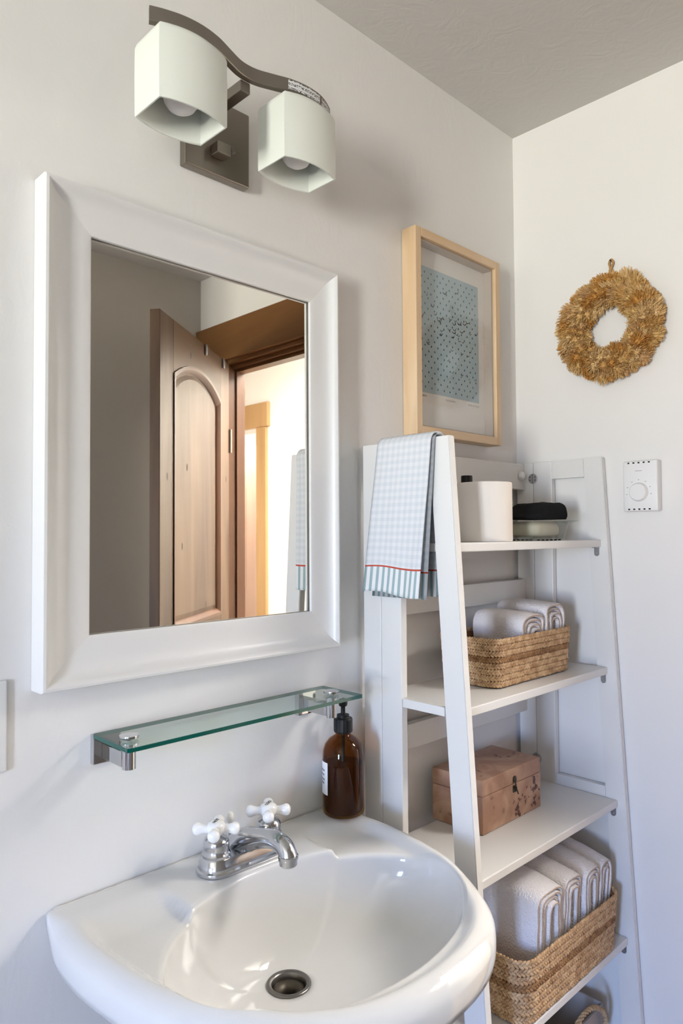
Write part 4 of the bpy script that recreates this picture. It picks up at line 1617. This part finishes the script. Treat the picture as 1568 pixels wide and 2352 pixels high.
# ------------------------------------------------------------------ folded towels (cross-section in x,z; length along y)
def folded_towel(x0, x1, ya, yb, za, zb, seed, label, loops=2, lean=0.0, group=None, th_=.0062, droop=.0, skew=.0):
    rnd = random.Random(seed)
    t = thing('folded_towel', label, 'towel', ((x0 + x1) / 2, (ya + yb) / 2, za), group)
    w_ = x1 - x0
    cx_ = (x0 + x1) / 2
    M_ = 14
    for lp_ in range(loops):
        hw = w_ / 2 - th_ * .55 - lp_ * (w_ / 2 - th_) / loops * .92
        cx_ = (x0 + x1) / 2 + skew * (w_ / 2 - th_ * .55 - hw)
        top_ = zb - th_ * .6 - lp_ * th_ * 1.25
        if hw < th_ * .7: hw = th_ * .7
        path = []
        off = rnd.uniform(-.002, .002)
        tr = min(hw * .9, .021)
        for i in range(13):
            path.append((cx_ - hw + off * (i / 12), za + (top_ - tr - za) * i / 12))
        for i in range(1, 12):
            a = PI - PI * i / 12
            cc, ss = math.cos(a), math.sin(a)
            path.append((cx_ + hw * math.copysign(abs(cc) ** .62, cc), top_ - tr + tr * ss ** .8))
        for i in range(13):
            path.append((cx_ + hw + off, top_ - tr - (top_ - tr - za) * i / 12))
        pv = [Vector((x, z)) for x, z in path]
        n_ = len(pv)
        nr = []
        for i in range(n_):
            d = (pv[min(n_ - 1, i + 1)] - pv[max(0, i - 1)]).normalized()
            nr.append(Vector((-d.y, d.x)))
        outp = [pv[i] + nr[i] * th_ / 2 for i in range(n_)]
        inp = [pv[i] - nr[i] * th_ / 2 for i in range(n_)]
        bm = NB()
        prev = None
        ye = ya - rnd.uniform(0, .006)
        wav = .0045
        for j in range(M_ + 1):
            f = j / M_
            y = ye + (yb - ye) * f
            # rounded ends of the cloth
            e = min(f, 1 - f) * M_
            sh2 = 1 if e >= 1 else .55 + .45 * e
            cur = []
            for i in list(range(n_)):
                c = pv[i] + (outp[i] - pv[i]) * sh2
                cur.append(c)
            for i in reversed(range(n_)):
                c = pv[i] + (inp[i] - pv[i]) * sh2
                cur.append(c)
            row_ = []
            for c in cur:
                hgt = (c.y - za) / (zb - za)
                nz_ = noise.noise_vector(Vector((c.x * 30 + seed * 3, y * 16, c.y * 22)))
                xx = c.x + lean * hgt * (zb - za) + nz_.x * wav * hgt
                zz = c.y + nz_.z * .0025 * hgt - droop * (1 - f) ** 2 * hgt
                row_.append(bm.verts.new((xx, y + nz_.y * .002, max(zz, za))))
            if prev:
                k = len(row_)
                for i in range(k):
                    bm.faces.new((prev[i], prev[(i + 1) % k], row_[(i + 1) % k], row_[i]))
            else:
                for i in range(n_ - 1):
                    bm.faces.new((row_[i], row_[i + 1], row_[2 * n_ - 2 - i], row_[2 * n_ - 1 - i]))
            prev = row_
        for i in range(n_ - 1):
            bm.faces.new((prev[i], prev[i + 1], prev[2 * n_ - 2 - i], prev[2 * n_ - 1 - i]))
        o = obj('cloth_layer', bm, m_terry, t, True, angle=65)
        # stitched hem following the front edge of the layer
        bm = NB()
        hp = []
        for i in range(n_):
            c = pv[i]
            hgt = (c.y - za) / (zb - za)
            nz_ = noise.noise_vector(Vector((c.x * 30 + seed * 3, ye * 16, c.y * 22)))
            hp.append((c.x + lean * hgt * (zb - za) + nz_.x * wav * hgt, ye + nz_.y * .002 - .0003, max(c.y + nz_.z * .0025 * hgt - droop * hgt, za + .001)))
        tube(bm, hp, .0011, 5)
        obj('stitched_edge', bm, m_hemline, o, True)
    return t


g = 'white towels in the small basket'
zf = SH[1] + .0055
folded_towel(-.296, -.206, -.186, -.066, zf, 1.2325, 1, 'lower white towel at the left in the small basket', 4, 0, g, .0085, .004, .5)
folded_towel(-.203, -.120, -.186, -.066, zf, 1.2490, 2, 'taller white waffle towel at the right in the small basket', 4, .0, g, .0085, .004, .4)
g = 'white towels in the large basket'
zf = SH[3] + .0055
folded_towel(-.400, -.300, -.266, -.08, zf, .720, 3, 'leftmost white towel in the large basket, nearest the basin', 4, .08, g, .0085, .018, .5)
folded_towel(-.294, -.222, -.266, -.08, zf, .716, 4, 'second white towel from the left in the large basket', 3, .10, g, .0085, .022, .2)
folded_towel(-.216, -.152, -.266, -.08, zf, .712, 5, 'third white towel from the left in the large basket', 3, .12, g, .0085, .024, .1)
folded_towel(-.148, -.094, -.266, -.08, zf, .710, 6, 'rightmost white towel in the large basket, against the right frame', 3, .115, g, .0075, .026, .2)

# ------------------------------------------------------------------ wooden box
wx0, wx1, wy0, wy1, wz = -.400, -.176, -.158, -.030, SH[2] + .0004
bx = thing('wooden_box', 'burl wood keepsake box with small brass clasp on the third shelf', 'box', ((wx0 + wx1) / 2, (wy0 + wy1) / 2, wz))
bm = NB(); box(bm, wx0, wx1, wy0, wy1, wz, wz + .0755, .0012)
obj('box_body', bm, m_burl, bx)
bm = NB(); box(bm, wx0, wx1, wy0, wy1, wz + .0762, wz + .109, .0015)
obj('lid', bm, m_burl, bx)
lx = (wx0 + wx1) / 2 + .006
bm = NB()
lathe(bm, [(.0065, 0), (.0065, .0012), (.0035, .0016)], 16, Matrix.Translation((lx, wy0 - .0001, wz + .086)) @ Matrix.Rotation(PI / 2, 4, 'X'))
box(bm, lx - .0065, lx + .0065, wy0 - .0014, wy0 - .0002, wz + .079, wz + .086)
box(bm, lx - .007, lx + .007, wy0 - .0014, wy0 - .0002, wz + .058, wz + .0725, .0005)
tube(bm, [(lx - .002, wy0 - .0035, wz + .084), (lx - .002, wy0 - .0045, wz + .075), (lx + .001, wy0 - .0045, wz + .066), (lx + .006, wy0 - .004, wz + .058), (lx + .008, wy0 - .004, wz + .053)], .0014, 8)
tube(bm, [(lx, wy0 - .0005, wz + .068), (lx, wy0 - .006, wz + .068)], .0018, 8)
obj('clasp', bm, m_brass, bx)

# ------------------------------------------------------------------ bin with rope handle at the bottom
nx0, nx1, ny0, ny1, nz0 = -.360, -.045, -.235, -.060, SH[4] + .0006
bn = thing('fabric_bin', 'taupe canvas bin with rope handle on the bottom shelf', 'bin', ((nx0 + nx1) / 2, (ny0 + ny1) / 2, nz0))
bm = NB()
H_ = .145
rings_from(bm, [(rrect(nx0, nx1, ny0, ny1, .006, 4), nz0), (rrect(nx0, nx1, ny0, ny1, .006, 4), nz0 + H_), (rrect(nx0 + .004, nx1 - .004, ny0 + .004, ny1 - .004, .005, 4), nz0 + H_), (rrect(nx0 + .004, nx1 - .004, ny0 + .004, ny1 - .004, .005, 4), nz0 + .004)])
obj('bin_body', bm, m_taupe, bn, angle=40)
bm = NB()
hx = -.150
hp = smooth_path([(hx - .085, ny0 - .005, nz0 + .085), (hx - .088, ny0 - .012, nz0 + .140), (hx - .070, ny0 - .016, nz0 + .170), (hx - .030, ny0 - .017, nz0 + .187), (hx + .015, ny0 - .017, nz0 + .183), (hx + .058, ny0 - .016, nz0 + .158), (hx + .084, ny0 - .012, nz0 + .125), (hx + .085, ny0 - .005, nz0 + .085)], 14)
for s in range(3):
    pts = []
    for i, p in enumerate(hp):
        a = hp[max(0, i - 1)]; c = hp[min(len(hp) - 1, i + 1)]
        t = (c - a).normalized(); u = t.cross(Vector((0, 1, 0))).normalized(); v = t.cross(u)
        ph = i * .62 + s * 2 * PI / 3
        pts.append(p + (u * math.cos(ph) + v * math.sin(ph)) * .0030)
    tube(bm, pts, .0029, 8)
obj('rope_handle', bm, m_rope, bn, True)
